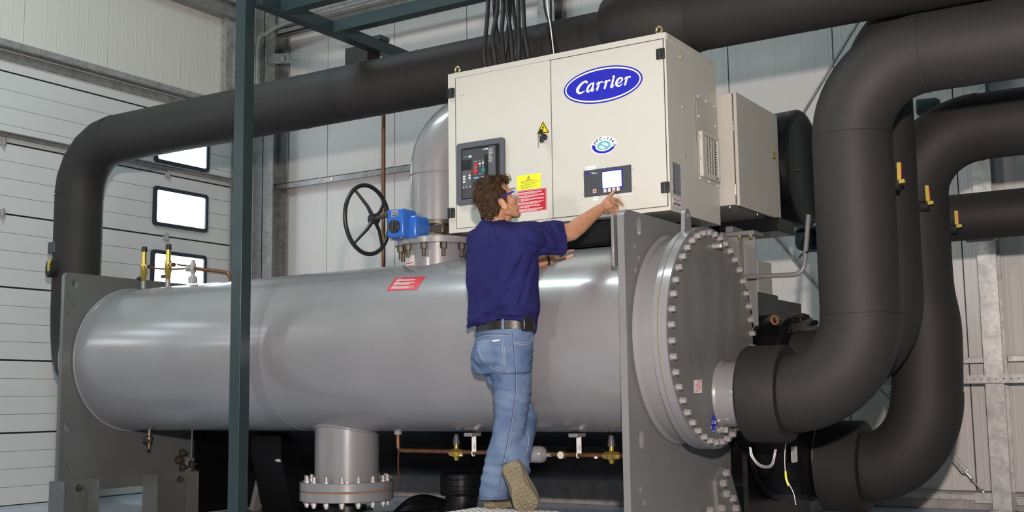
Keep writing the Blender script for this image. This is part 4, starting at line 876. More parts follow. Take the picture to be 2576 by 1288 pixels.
p = at(2035, 598, Y=7.9)
mk('casing', G().lathe(p+Vector((-.10, 0, 0)), (1, .2, 0), [(0, .02), (.005, .06), (.02, .08), (.05, .09), (.35, .09)], 32), GREEN, mt_)
p = at(2325, 268, Y=8.5); tag(mk('wall_lamp', G().lathe(p+Vector((-.06, 0, 0)), (1, .2, 0), [(0, .04), (.01, .06), (.14, .06), (.17, .04)], 24), GREEN), 'small dark rounded fitting above the third vertical pipe', 'lamp')
tag(mk('thin_wire', G().tube(cr([at(2010, 650, Y=6.5), at(2018, 640, Y=6.5), at(2040, 632, Y=6.4), at(2075, 634, Y=6.3)]), .005, 8), CABLE), 'short black wire hooked beside the bent grey tube', 'wire')
# black gas line low behind the grey tank, black sleeves at the floor
sl = thing('sleeved_pipe', 'black pipe with a wide glossy rubber sleeve standing behind the man', 'pipe', (-4.3, 6.2, 0))
q0 = at(1160, 1205, Y=6.15)
mk('sleeve', G().lathe((q0.x, 6.15, .245), (0, 0, 1), [(0, .128), (.008, .134), (.03, .136), (.034, .132), (.06, .136), (.064, .132), (.10, .136), (.104, .132), (.13, .136), (.14, .13)], 48), BLACK, sl)
mk('elbow', G().tube(cr([(q0.x, 6.15, .34), (q0.x, 6.15, .20), (q0.x-.09, 6.15, .08), (q0.x-.25, 6.12, .04), (q0.x-.6, 6.0, .02)]), .105, 28), BLACK, sl)
mk('far_elbow', G().tube(cr([(q0.x-.10, 6.3, .02), (q0.x-.28, 6.3, .10), (q0.x-.45, 6.3, .12), (q0.x-.60, 6.3, .02)]), .10, 28), BLACK, sl)
mk('down_pipe', G().cyl((bx, TY, -.0), (bx, TY, .20), .095, n=40).cyl((bx, TY, .16), (bx, TY, .195), .125, n=40), BLACK, sl)
mk('rubber_joint', G().lathe((bx, TY, .03), (0, 0, 1), [(0, .10), (.03, .115), (.06, .10)], 40), BLACK, sl)
# concrete plinth and low grey support beam seen under the vessels
tag(mk('plinth', G().box(-6.5, -2.7, 8.25, 9.0, 0, .20), KERB, bev=.01), 'long low concrete plinth along the back wall under the vessels', 'plinth')
tag(mk('support_beam', G().box(-3.42, -2.9, 8.05, 8.2, .0, .42).box(-6.5, -2.7, 8.10, 8.2, .22, .30).box(-3.50, -3.42, 7.1, 7.18, 0, .32), GREEN, bev=.004), 'dark green steel support frame low behind the black vessel', 'frame')
# ------------------------------------------------------------------ insulated pipes
def seam_ring(c, ax, r, parent, mat=SEAM): return mk('seam', G().torus(c, ax, r+.0004, .0016, 64, 6), mat, parent)
hp_ = thing('insulated_pipe', 'long black insulated pipe crossing above the tank and bending down at the far left', 'pipe', (-5.5, 6.2, 3.0))
HY, HZ, HR = 6.22, 3.045, .197
LX = -8.26
bl_ = [Vector((LX, HY, 1.0))]+arc((LX, HY, HZ-.42), (LX, HY, HZ), (LX+.46, HY, HZ), 14)
mk('pipe', G().tube([(LX+.46, HY, HZ), (-5.9, HY, HZ), (-3.05, HY, HZ)], HR, 64), RUBBER, hp_)
mk('elbow', G().tube(arc((LX, HY, HZ-.44), (LX, HY, HZ), (LX+.46, HY, HZ), 5), HR+.002, 64), RUBBER, hp_)
mk('vertical_run', G().tube([(LX, HY, HZ-.44), (LX, HY, 1.75)], HR-.001, 64), RUBBER, hp_)
mk('lower_bend', G().tube(cr([(LX, HY, 1.80), (LX, HY, 1.60), (LX+.06, HY-.03, 1.38), (LX+.22, HY-.12, 1.22), (LX+.5, HY-.25, 1.15), (LX+1.15, HY-.3, 1.15)], 5), HR-.002, 48), RUBBER, hp_)
for x_ in (LX+.46, -7.25, -5.72, -5.05, -4.62): seam_ring((x_, HY, HZ), (1, 0, 0), HR+.0005, hp_)
seam_ring((LX, HY, HZ-.44), (0, 0, 1), HR+.001, hp_)
lv_ = thing('lever_valve', 'yellow lever valve on the far left vertical pipe', 'valve', (-8.3, 6.0, 1.9))
q = at(130, 676, Y=6.0); mk('valve_boss', G().lathe((q.x, HY-.19, q.z), (-.35, -.9, 0), [(-.03, .06), (.05, .075), (.058, .07)], 28), RUBBERX, lv_)
mk('lever', G().bar(at(124, 652, Y=HY-.26), at(123, 682, Y=HY-.26), .035, .012, up=(0, 1, 0)), LEVER, lv_, bev=.003)
tag(mk('insulation_patch', G().box(LX-.12, LX-.03, HY-.205, HY-.12, 2.10, 2.20), DGREY, bev=.01), 'grey taped patch on the far left vertical pipe', 'patch')
# right-hand header, thicker, with the swollen joint
h2 = thing('insulated_pipe', 'thicker black insulated pipe leaving the top of the picture above the cabinet', 'pipe', (-1, 6.2, 3.1))
TX = -3.0
mk('joint_bulge', G().lathe((TX-.16, HY, HZ+.055), (1, 0, 0), [(0, .19), (.01, .215), (.06, .24), (.14, .262), (.36, .262), (.44, .245), (.52, .222), (.56, .216)], 64), RUBBER, h2)
mk('pipe', G().cyl((TX+.38, HY, HZ+.06), (3.2, HY, HZ+.06), .216, n=64), RUBBER, h2)
mk('rising_branch', G().tube(cr([(TX+.05, HY, HZ+.1), (TX+.15, HY+.02, HZ+.35), (TX+.3, HY+.05, HZ+.7), (TX+.35, HY+.1, HZ+1.4)]), .20, 48), RUBBER, h2)
for x_ in (TX+.42, -1.9, -.9): seam_ring((x_, HY, HZ+.06), (1, 0, 0), .2165, h2)
# pipe A: leaves the bolted cover
pa = thing('insulated_pipe', 'nearest and thickest black insulated pipe rising from the bolted end cover', 'pipe', (-1.6, 5.83, .6))
PY, AZ, AX, AT = 5.83, .857, -1.605, 2.535
mk('flange_sleeve', G().lathe((-2.205, PY, .858), (1, 0, 0), [(0, .19), (.001, .244), (.012, .252), (.20, .252), (.212, .246), (.214, .228), (.212, .205)], 72), RUBBERX, pa)
mk('pipe', G().cyl((-2.02, PY, AZ), (-1.93, PY, AZ), .199, n=64), RUBBER, pa)
mk('lower_elbow', G().tube([(-1.99, PY, AZ)]+arc((-1.985, PY, AZ), (AX, PY, AZ), (AX, PY, 1.25), 14), .2, 64), RUBBER, pa)
mk('vertical_run', G().tube([(AX, PY, 1.24), (AX, PY, 2.16)], .1985, 64), RUBBER, pa)
mk('upper_elbow', G().tube(arc((AX, PY, 2.15), (AX, PY, AT), (AX+.385, PY, AT), 14), .198, 64), RUBBER, pa)
mk('pipe', G().tube([(AX+.38, PY, AT), (3.2, PY, AT)], .196, 64), RUBBER, pa)
for c, ax, r in (((-1.985, PY, AZ), (1, 0, 0), .2), ((AX, PY, 1.245), (0, 0, 1), .2), ((AX, PY, 2.155), (0, 0, 1), .1985), ((AX+.385, PY, AT), (1, 0, 0), .198), ((AX+.56, PY, AT), (1, 0, 0), .196)): seam_ring(c, ax, r, pa, SEAL if ax == (0, 0, 1) else SEAM)
# pipe B
pbp = thing('insulated_pipe', 'second black insulated pipe standing close behind the nearest one', 'pipe', (-1.6, 6.42, .8))
BY, BZ, BT, BX = 6.655, 1.03, 2.985, -1.675
mk('pipe', G().cyl((-2.21, BY, BZ), (-1.98, BY, BZ), .195, n=56), RUBBER, pbp)
mk('lower_elbow', G().tube(arc((-1.99, BY, BZ), (BX, BY, BZ), (BX, BY, BZ+.39), 14), .196, 56), RUBBER, pbp)
mk('vertical_run', G().tube([(BX, BY, BZ+.38), (BX, BY, BT-.38)], .195, 56), RUBBER, pbp)
mk('upper_elbow', G().tube(arc((BX, BY, BT-.39), (BX, BY, BT), (BX+.39, BY, BT), 14), .195, 56), RUBBER, pbp)
mk('pipe', G().cyl((BX+.38, BY, BT), (3.2, BY, BT), .194, n=56), RUBBER, pbp)
seam_ring((BX, BY, BZ+.39), (0, 0, 1), .196, pbp)
# pipe C
pc_ = thing('insulated_pipe', 'third black insulated pipe, farthest right, with a low bend and collar near the floor', 'pipe', (-1.6, 7.05, .2))
CYY, CZ, CT, CX = 7.08, .42, 2.40, -1.60
mk('flange_sleeve', G().lathe((-2.20, CYY-.02, CZ), (1, 0, 0), [(0, .19), (.001, .272), (.24, .272), (.25, .262), (.25, .20)], 64), RUBBERX, pc_)
mk('pipe', G().cyl((-1.96, CYY, CZ), (-1.90, CYY, CZ), .2, n=56), RUBBER, pc_)
mk('lower_elbow', G().tube(arc((-1.95, CYY, CZ), (CX+.02, CYY-.02, CZ), (CX+.02, CYY-.02, CZ+.44), 14), .205, 56), RUBBER, pc_)
mk('vertical_run', G().tube(cr([(CX+.02, CYY-.02, CZ+.42), (CX+.03, CYY, CZ+.8), (CX, CYY, 1.5), (CX, CYY, CT-.36)], 8), .2, 56), RUBBER, pc_)
mk('upper_elbow', G().tube(arc((CX, CYY, CT-.38), (CX, CYY, CT), (CX+.40, CYY, CT), 14), .2, 56), RUBBER, pc_)
mk('pipe', G().cyl((CX+.38, CYY, CT), (3.2, CYY, CT), .195, n=56), RUBBER, pc_)
seam_ring((CX, CYY, CZ+.43), (0, 0, 1), .205, pc_); seam_ring((CX+.40, CYY, CT), (1, 0, 0), .198, pc_); seam_ring((-1.95, CYY, CZ), (1, 0, 0), .205, pc_)
# pipe D
pd_ = thing('insulated_pipe', 'horizontal black insulated pipe leaving the right picture edge at mid height', 'pipe', (0, 7.6, 1.9))
mk('pipe', G().cyl((-1.7, 7.62, 1.95), (3.2, 7.62, 1.95), .148, n=48), RUBBER, pd_)
mk('end_cap', G().lathe((-1.70, 7.62, 1.95), (-1, 0, 0), [(0, .148), (.05, .12), (.07, .06)], 40), RUBBER, pd_)
p = at(2462, 580, Y=8.4); tag(mk('wall_fitting', G().lathe((p.x-.1, 8.4, p.z), (1, 0, 0), [(0, .05), (.02, .08), (.2, .08), (.24, .05)], 24), PLATE), 'grey rounded fitting just below the horizontal pipe', 'lamp')
# lever valves with yellow handles
for (a, b, Y_, lab) in (((2261, 408), (2262, 458), 6.22, 'largest of the three yellow lever valves, on the second vertical pipe'), ((2331, 466), (2335, 512), 6.86, 'middle of the three yellow lever valves, on the third vertical pipe'), ((2405, 530), (2407, 570), 7.40, 'smallest yellow lever valve, right of the third vertical pipe by the horizontal pipe')):
    p, q = at(*a, Y=Y_), at(*b, Y=Y_); t = thing('lever_valve', lab, 'valve', q, 'yellow lever valves on the pipes')
    mk('lever', G().bar(p, q, .022, .008, up=(0, 1, 0)).bar(q+Vector((-.016, 0, 0)), q+Vector((.03, 0, .004)), .02, .022, up=(0, 1, 0)), LEVER, t, bev=.002)
    mk('red_grip', G().bar(p+Vector((.012, .0, -.01)), q+Vector((.012, .0, .02)), .004, .006, up=(0, 1, 0)), RED, t)
    mk('valve_body', G().cyl(q+Vector((-.055, .012, -.01)), q+Vector((.0, .012, -.01)), .030, n=20).cyl(q+Vector((-.02, .0, 0)), q+Vector((-.02, .06, 0)), .018, n=14), RUBBERX, t)
# sensor wires under the flange sleeve
tag(mk('sensor_wire', G().tube(cr([at(1888, 1125, Y=5.9), at(1895, 1150, Y=5.9), at(1915, 1170, Y=5.9), at(1940, 1168, Y=5.9), at(1950, 1130, Y=5.9)]), .004, 8).tube(cr([at(1886, 1125, Y=5.92), at(1890, 1148, Y=5.92), at(1912, 1173, Y=5.92), at(1942, 1172, Y=5.92), at(1953, 1130, Y=5.92)]), .004, 8), GALV), 'looped pale grey sensor wires below the wide black sleeve', 'wire')
tag(mk('earth_wire', G().tube(cr([at(1978, 1105, Y=6.1), at(1974, 1150, Y=6.1), at(1978, 1200, Y=6.1), at(1996, 1240, Y=6.1), at(2002, 1270, Y=6.1)]), .003, 8), GALV), 'thin pale wire hanging between the two black sleeves', 'wire')
tag(mk('earth_wire', G().tube(cr([at(1976, 1185, Y=6.09), at(1978, 1205, Y=6.09), at(1984, 1222, Y=6.09)]), .006, 8), YEL), 'short yellow sleeved piece of wire between the black sleeves', 'wire')
tag(mk('paper_tag', G().box(-2.19, -2.188, 6.40, 6.50, .47, .56), WHITEP), 'small white tag on the black vessel end below the sleeve', 'tag')
tag(mk('flange_edge', G().lathe((-2.215, CYY, CZ+.02), (1, 0, 0), [(0, .262), (.012, .262)], 48), CREAM), 'pale flange edge behind the lower black sleeve', 'flange')

# ------------------------------------------------------------------ step platform
pf = thing('work_platform', 'low aluminium chequer plate step the man stands on', 'platform', (-3.25, 5.05, 0))
z_ = .28
mk('deck', G().box(-3.50, -2.98, 4.80, 5.165, z_-.012, z_), CHEQ, pf, bev=.002)
g = G()
for i in range(24):
    for j in range(16):
        x_, y_ = -3.49+.0215*i, 4.812+.0225*j; s_ = 1 if (i+j) % 2 else -1
        g.obox((x_+.008, y_, z_+.0008), (1, s_, 0), (-s_, 1, 0), (0, 0, 1), .008, .002, .001)
tr_ = mk('raised_tread', g, CHEQ, pf, smooth=False); tr_['kind'] = 'stuff'
for x_, y_ in ((-3.47, 4.83), (-3.01, 4.83), (-3.47, 5.13), (-3.01, 5.13)): mk('leg', G().box(x_-.02, x_+.02, y_-.02, y_+.02, 0, z_-.012), GALV, pf, bev=.002)
mk('kick_plate', G().box(-3.50, -2.98, 4.80, 4.806, z_-.07, z_-.012), CHEQ, pf)
# ------------------------------------------------------------------ the man
man = thing('person', 'man in navy short sleeve shirt and blue jeans pointing at the keypad, back turned', 'person', (-3.30, 5.03, .28))
def W(x, y, D): return at(x, y, D=D)
RH = R0.copy(); FH = Vector((-math.sin(yaw), math.cos(yaw), 0))
def hdir(r, f): return (RH*r+FH*f).normalized()
bf = hdir(.76, .65); br_ = hdir(.65, -.76); UP = Vector((0, 0, 1))       # body forward, body right
def nz(p, s, k=0): return noise.noise(Vector(p)*s+Vector((k, k*1.7, -k)))
# --- head frame (x forward, y left, z up), tilted back
hf = hdir(.95, .31); hl = UP.cross(hf); tl = math.radians(21)
hx = hf*math.cos(tl)+UP*math.sin(tl); hz = UP*math.cos(tl)-hf*math.sin(tl)
HC_ = W(1251, 508, 6.0)
HS = 1.0
def H(x, y, z): return HC_+(hx*x+hl*y+hz*z)*HS
HM = Matrix(((hx.x, hl.x, hz.x), (hx.y, hl.y, hz.y), (hx.z, hl.z, hz.z)))
g = G()
g.ell(H(-.012, 0, .038), (.097, .074, .088), HM, 32, 20)
g.ell(H(.030, 0, -.010), (.064, .060, .085), HM, 28, 16)
for s_ in (-1, 1):
    g.chain([H(.0, s_*.052, -.040), H(.018, s_*.048, -.070), H(.068, s_*.018, -.096)], [.018, .017, .016])
    g.ell(H(.060, s_*.040, -.020), (.028, .020, .026), HM)
    g.cap(H(.083, s_*.012, .030), H(.070, s_*.044, .028), .011, .009)
    g.ell(H(.108, s_*.012, -.034), (.012, .009, .008), HM)
    # ear
    g.ell(H(-.004, s_*.071, -.024), (.015, .006, .026), HM)
    ear = [H(-.004+.017*math.cos(a)-.005*math.sin(a), s_*(.079), -.022+.029*math.sin(a)) for a in [math.radians(t) for t in range(-60, 215, 25)]]
    g.chain(ear, [.0040]*len(ear)); g.ell(H(.006, s_*.075, -.050), (.009, .005, .010), HM); g.cap(H(.010, s_*.074, -.018), H(.008, s_*.074, -.034), .005, .005)
g.ell(H(.076, 0, -.098), (.022, .024, .018), HM)
g.chain([H(.088, 0, .020), H(.103, 0, -.006), H(.118, 0, -.026)], [.009, .009, .0105])
g.cap(H(.092, -.020, -.057), H(.092, .020, -.057), .010, .010); g.cap(H(.088, -.018, -.070), H(.088, .018, -.070), .010, .010)
g.ell(H(.052, 0, -.055), (.045, .046, .046), HM); g.ell(H(.035, 0, -.05), (.045, .054, .048), HM)
NK = W(1240, 580, 6.02)
g.cap(H(-.020, 0, -.045), NK, .056, .056); g.cap(H(.02, 0, -.07), NK+bf*.03, .040, .050)
# --- arms, hands
RS_, RE, RW = W(1322, 606, 5.88), W(1438, 583, 6.03), W(1508, 527, 6.17)
g.chain([RS_, RS_.lerp(RE, .5), RE], [.060, .054, .047])
g.chain([RE, RE.lerp(RW, .25), RE.lerp(RW, .6), RW], [.046, .047, .038, .029])
def finger(pts, r0, r1):
    P = [W(*p) for p in pts]; n = len(P); g.chain(P, [r0+(r1-r0)*i/(n-1) for i in range(n)])
# right hand: palm slab from wrist to knuckles
kI, kM, kR, kL = W(1536, 492, 6.265), W(1544, 501, 6.255), W(1545, 511, 6.235), W(1540, 519, 6.21)
for k_, o_ in ((kI, .002), (kM, .0), (kR, -.002), (kL, -.004)): g.cap(RW.lerp(k_, .12), k_, .0185, .0120)
g.ell(RW.lerp(kM, .55), (.028, .022, .023))
finger([(1536, 492, 6.265), (1543, 484, 6.300), (1548, 477, 6.343)], .0105, .0075)
finger([(1544, 501, 6.255), (1556, 505, 6.300), (1563, 513, 6.310), (1571, 521, 6.312)], .0105, .0078)
finger([(1545, 511, 6.235), (1554, 517, 6.270), (1554, 528, 6.275), (1551, 538, 6.268)], .0100, .0074)
finger([(1540, 519, 6.21), (1548, 525, 6.235), (1546, 533, 6.222), (1540, 534, 6.205)], .0090, .0068)
finger([(1513, 529, 6.175), (1524, 534, 6.205), (1533, 535, 6.235), (1542, 530, 6.262)], .0140, .0085)
# left arm, hidden behind the chest, hand flat on the tank
LS, LE, LW = W(1212, 606, 6.16), W(1300, 668, 6.24), W(1385, 652, 6.300)
g.chain([LS, LS.lerp(LE, .5), LE], [.058, .050, .043]); g.chain([LE, LE.lerp(LW, .5), LW], [.043, .038, .029])
def top(x, y, off=.012): return onshell(x, y, off)
lk = [W(1412, 640, 6.385), W(1411, 644, 6.350), W(1409, 648, 6.320), W(1405, 652, 6.295)]
for k_ in lk: g.cap(LW, k_, .020, .0125)
g.ell(LW.lerp(lk[1], .6), (.034, .026, .018))
for pts in (((1412, 638, 6.39), (1430, 632, 6.43), (1444, 630, 6.44)), ((1412, 642, 6.36), (1432, 636, 6.40), (1446, 633, 6.41)), ((1410, 646, 6.335), (1428, 641, 6.36), (1442, 637, 6.37))):
    finger(pts, .0105, .0078)
finger(((1400, 655, 6.285), (1412, 653, 6.285), (1427, 648, 6.275), (1440, 643, 6.275)), .0135, .0088)
# --- trunk and legs (under the clothes)
PEL = W(1264, 850, 6.0); CH = W(1258, 690, 6.0)
g.chain([NK, CH, PEL], [.065, .10, .085]); g.cap(RS_, NK, .05, .06); g.cap(LS, NK, .05, .06)
RHp, RK, RA = W(1286, 880, 5.96), W(1284, 1065, 5.98), W(1252, 1238, 6.02)
LHp, LK, LA = W(1246, 880, 6.06), W(1322, 1050, 6.13), W(1300, 1168, 5.93)
g.chain([PEL, RHp, RK, RA], [.085, .075, .05, .035]); g.chain([PEL, LHp, LK, LA], [.085, .075, .05, .035])
body = remesh('body', g, .0042, SKIN, man, smooth=5, disp=lambda p, n: .0008*nz(p, 60))
body['label'] = 'tanned skin of face, arms and hands'
for s_ in (-1, 1):
    e = mk('eye', G().ell(H(.082, s_*.031, .012), (.0125, .0125, .0105), HM, 16, 10), EYE, man)
    mk('pupil', G().ell(H(.0925, s_*.031, .013), (.003, .005, .005), HM, 10, 8), BLKPL, e)
    br = [H(.090, s_*.014, .032), H(.090, s_*.030, .037), H(.076, s_*.046, .033)]
    mk('eyebrow', G().tube(cr(br), .0035, 6), HAIR, man)
mk('lips', G().tube(cr([H(.094, -.022, -.063), H(.102, -.008, -.0605), H(.102, .008, -.0605), H(.094, .022, -.063)]), .0035, 8), LIP, man)
# nails and ring
def nail(p, dr): mk('nail', G().ell(p, (.0032, .0032, .0042), None, 10, 8), PINKP, man)
fgr = W(1551.5, 508.5, 6.283)
mk('finger_ring', G().torus(W(1550, 503, 6.277), W(1556, 505, 6.300)-W(1544, 501, 6.255), .0112, .0016, 24, 8), GOLD, man)
nail(W(1569.5, 519, 6.303), 0); nail(W(1438, 642, 6.267), 0)
# --- hair
g = G()
g.ell(H(-.022, 0, .047), (.090, .079, .084), HM, 40, 24)
g.ell(H(-.056, 0, .0), (.050, .060, .070), HM); g.ell(H(-.058, 0, -.045), (.034, .046, .048), HM)
g.ell(H(.028, 0, .104), (.050, .054, .024), HM); g.ell(H(.058, .0, .090), (.022, .044, .020), HM); g.ell(H(-.02, 0, .118), (.06, .056, .024), HM)
for s_ in (-1, 1):
    g.cap(H(.022, s_*.068, .040), H(.020, s_*.071, -.012), .012, .006); g.ell(H(-.045, s_*.058, -.010), (.03, .026, .05), HM); g.ell(H(-.01, s_*.063, .035), (.05, .018, .034), HM)
def hd(p, n): 
    q = Vector((p.x*1.0, p.y*1.0, p.z*.55)); return .0050*nz(q, 42)+.0030*nz(q, 110, 3)
hair = remesh('hair', g, .004, HAIR, man, smooth=3, disp=hd)
hair['label'] = 'short tousled brown hair'
bm_ = [(world_of(hair)+v.co, v.normal.copy()) for v in hair.data.vertices]
random.seed(11); g = G(); g2 = G()
for k in range(2600):
    p, n = random.choice(bm_); l = HM.transposed() @ (p-HC_)
    if l.x > .055 and l.z < .07: continue
    dn = (-hz*1.0-hx*.55+hx*(1.5 if l.z > .095 and l.x > -.02 else 0)); dn = (dn-n*dn.dot(n)); 
    if dn.length < .05: continue
    dn.normalize(); sd = n.cross(dn)*(.9*nz(p, 25, 4)+random.uniform(-.2, .2)); L = random.uniform(.018, .034)
    a = p-n*.003; b = p+n*(.003+random.uniform(0, .0015))+(dn+sd)*L*.5; c = p+n*random.uniform(-.003, .0025)+(dn+sd*1.3)*L
    (g if random.random() < .7 else g2).tube([a, b, c], [.0013, .0011, .0003], 3, cap=False)
for k in range(46):       # loose curls over the forehead
    y_ = random.uniform(-.05, .05); a = H(.055, y_, .112); r_ = random.uniform(.010, .02)
    b = H(.076+random.uniform(0, .012), y_*1.05, .112+random.uniform(-.004, .012)); c = H(.098+random.uniform(-.006, .006), y_*1.08, .094+random.uniform(-.01, .01)); d = H(.094+random.uniform(-.01, .004), y_*1.1, .074+random.uniform(-.008, .01))
    (g if k % 2 else g2).tube(cr([a, b, c, d], 4), .0010, 3, cap=False)
mk('hair_strands', g, HAIR, hair)['kind'] = 'stuff'; mk('hair_strands', g2, HAIRL, hair)['kind'] = 'stuff'
# --- safety glasses
gl_ = thing('safety_glasses', 'clear wraparound safety glasses with purple arms worn by the man', 'glasses', H(.09, 0, .02))
for s_ in (-1, 1):
    mk('arm', G().tube(cr([H(-.014, s_*.083, .004), H(.0, s_*.083, .012), H(.04, s_*.078, .016), H(.082, s_*.066, .020)], 6), [.003]*8+[.0042]*11, 8), GLASSES, gl_)
gv = G(); vv = []
for i in range(17):
    a = math.radians(-68+136*i/16)
    for j, z_ in enumerate((.036, .012, -.020)):
        vv.append(H(.036+.080*math.cos(a)-(.006 if j == 2 else 0), .070*math.sin(a)/math.sin(math.radians(68)), z_+(.010*(math.sin(a)**2) if j == 2 else 0)))
gv.add(vv, [(3*i+j, 3*i+3+j, 3*i+4+j, 3*i+1+j) for i in range(16) for j in (0, 1)])
ln = mk('lens', gv, LENS, gl_); so = ln.modifiers.new('s', 'SOLIDIFY'); so.thickness = .0018
mk('brow_frame', G().tube([vv[3*i]+hz*.001 for i in range(17)], .0016, 6), GLASSES, gl_)
# --- shirt
def ring(c, a, b, th=0, n=40, sq=2.3, tilt=None, fx=None, fy=None):
    X_, Y_ = fx or br_, fy or bf; out = []
    for k in range(n):
        t = 2*pi*k/n; ct, st = math.cos(t), math.sin(t)
        out.append(c+X_*(a*math.copysign(abs(ct)**(2/sq), ct))+Y_*(b*math.copysign(abs(st)**(2/sq), st)))
    return out
def loft(g, rings):
    n = len(rings[0]); v = [p for r in rings for p in r]; f = []
    for i in range(len(rings)-1): f += [(i*n+k, i*n+(k+1)%n, (i+1)*n+(k+1)%n, (i+1)*n+k) for k in range(n)]
    f += [list(range(n))[::-1], list(range((len(rings)-1)*n, len(rings)*n))]
    return g.add(v, f)
g = G()
T = [((1270, 812, 6.0), .200, .134), ((1268, 786, 6.0), .214, .148), ((1266, 745, 6.0), .216, .150), ((1264, 700, 6.0), .216, .147), ((1262, 655, 6.0), .222, .140), ((1260, 620, 6.0), .226, .130), ((1256, 592, 6.01), .205, .110), ((1247, 572, 6.02), .140, .088), ((1241, 560, 6.03), .084, .076), ((1243, 550, 6.03), .073, .071)]
loft(g, [ring(W(*c), a, b) for c, a, b in T])
NKc = W(1243, 556, 6.02)
g.chain([W(1205, 604, 6.14), W(1236, 576, 6.05)], [.062, .052]); g.chain([W(1236, 576, 6.03), W(1300, 590, 5.92)], [.05, .066])
g.chain([W(1290, 604, 5.93), W(1330, 600, 5.89)], [.085, .085])
# right sleeve: wide, open end hanging
SC = [(1318, 601, 5.90, .094, .078), (1350, 599, 5.935, .092, .074), (1385, 599, 5.97, .091, .070), (1414, 601, 6.0, .093, .068)]
ad_ = (W(1413, 601, 6.0)-W(1318, 603, 5.90)).normalized(); sy = ad_.cross(UP).normalized(); su = sy.cross(ad_).normalized()
loft(g, [ring(W(x, y, D), a, b, fx=su, fy=sy) for x, y, D, a, b in SC])
# left sleeve
g.chain([W(1208, 608, 6.15), W(1245, 640, 6.2)], [.075, .078])
# hem flare at the back and front sag over the belt
g.chain([W(1192, 806, 6.03), W(1215, 800, 5.94)], [.030, .034]); g.chain([W(1192, 810, 6.05), W(1180, 822, 6.05)], [.028, .014])
g.chain([W(1340, 800, 6.08), W(1335, 822, 6.05)], [.04, .035])
def sdisp(p, n):
    q = p-W(1262, 700, 6.0)
    ru = q.dot(RH); rz = q.z
    folds = 0
    def rg(x0, y0, x1, y1, w, am):
        ax, az, bx_, bz_ = (x0-1262)*.00207, -(y0-700)*.00207, (x1-1262)*.00207, -(y1-700)*.00207
        dx, dz = bx_-ax, bz_-az; t = max(0, min(1, ((ru-ax)*dx+(rz-az)*dz)/(dx*dx+dz*dz)))
        d = math.hypot(ru-ax-dx*t, rz-az-dz*t); return am*math.exp(-(d/w)**2)*(1-.5*abs(2*t-1))
    if n.dot(F) < .25:
        folds += rg(1322, 652, 1292, 705, .012, -.013)+rg(1292, 705, 1245, 778, .014, -.012)+rg(1304, 655, 1270, 712, .016, .010)+rg(1270, 712, 1225, 785, .016, .009)
        folds += rg(1348, 650, 1322, 715, .010, -.010)+rg(1340, 690, 1318, 770, .012, .008)+rg(1322, 720, 1300, 790, .010, -.009)
        folds += rg(1192, 806, 1300, 740, .014, .011)+rg(1215, 806, 1320, 760, .012, -.012)+rg(1190, 770, 1260, 730, .016, -.007)
        folds += rg(1240, 580, 1252, 618, .009, -.010)+rg(1252, 612, 1300, 640, .012, -.008)+rg(1265, 585, 1320, 625, .014, .006)
        folds += rg(1245, 795, 1350, 790, .011, .012)+rg(1235, 806, 1340, 806, .008, -.008)+rg(1210, 620, 1205, 720, .018, -.006)
        folds += rg(1325, 566, 1375, 610, .009, -.010)+rg(1345, 560, 1392, 622, .010, .008)+rg(1385, 562, 1400, 600, .008, -.008)+rg(1330, 630, 1405, 640, .011, -.010)+rg(1318, 612, 1395, 628, .012, .008)+rg(1300, 575, 1335, 640, .012, -.007)
    # diagonal drag folds from armpit to waist, and gathers at the hem
    folds += .0075*math.sin((rz*1.0+ru*.8)*34+2.5*nz(p, 5))*max(0, min(1, (.16-rz)*3))*max(0, nz(p, 3.5, 5)+.55)
    folds += .006*math.sin((ru*1.0-rz*.35)*46+3*nz(p, 4, 9))*max(0, min(1, (rz-.02)*6))*max(0, nz(p, 4.5, 2)+.35)
    folds += .010*nz(p, 7, 1)+.004*nz(p, 16, 4)
    if rz < -.19: folds += .006*math.sin(ru*60+4*nz(p, 6, 2))*min(1, (-.19-rz)*14)
    return folds
shirt = remesh('shirt', g, .0062, SHIRT, man, smooth=8, disp=sdisp)
shirt['label'] = 'navy blue short sleeve shirt'
# collar
cg = G(); cpts = [NKc+br_*(.058*math.cos(t))+bf*(.008+.058*math.sin(t))+UP*(.018+.016*math.sin(t+pi)) for t in [2*pi*k/40 for k in range(40)]]
cg.v = []; n_ = 40
v = []
for hgt, out in ((-.022, .012), (.004, .004), (.014, .0), (.010, .005), (-.014, .016)):
    v += [p+UP*hgt+(p-NKc-UP*(p-NKc).z).normalized()*out for p in cpts]
cg.add(v, [(i*n_+k, i*n_+(k+1)%n_, (i+1)*n_+(k+1)%n_, (i+1)*n_+k) for i in range(4) for k in range(n_)])
co = mk('collar', cg, SHIRT, man); co.modifiers.new('s', 'SOLIDIFY').thickness = .003
# --- jeans
g = G()
J = [((1271, 826, 6.0), .172, .118), ((1268, 850, 6.0), .180, .126), ((1264, 880, 6.0), .186, .132), ((1262, 910, 6.0), .186, .130), ((1264, 940, 6.0), .172, .118)]
loft(g, [ring(W(*c), a, b, sq=2.2) for c, a, b in J])
g.ell(W(1236, 888, 5.97), (.10, .10, .10)); g.ell(W(1226, 890, 6.06), (.085, .085, .10))
def leg(P): loft(g, [ring(W(x, y, D), a, b, sq=2.1, n=32) for x, y, D, a, b in P])
# standing (right) leg
leg([(1284, 905, 5.97, .098, .118), (1287, 950, 5.97, .092, .112), (1288, 1000, 5.97, .088, .100), (1286, 1050, 5.98, .084, .088), (1279, 1095, 5.99, .082, .086), (1265, 1140, 6.0, .080, .086), (1252, 1185, 6.01, .076, .084), (1245, 1225, 6.02, .072, .078), (1243, 1252, 6.02, .070, .075)])
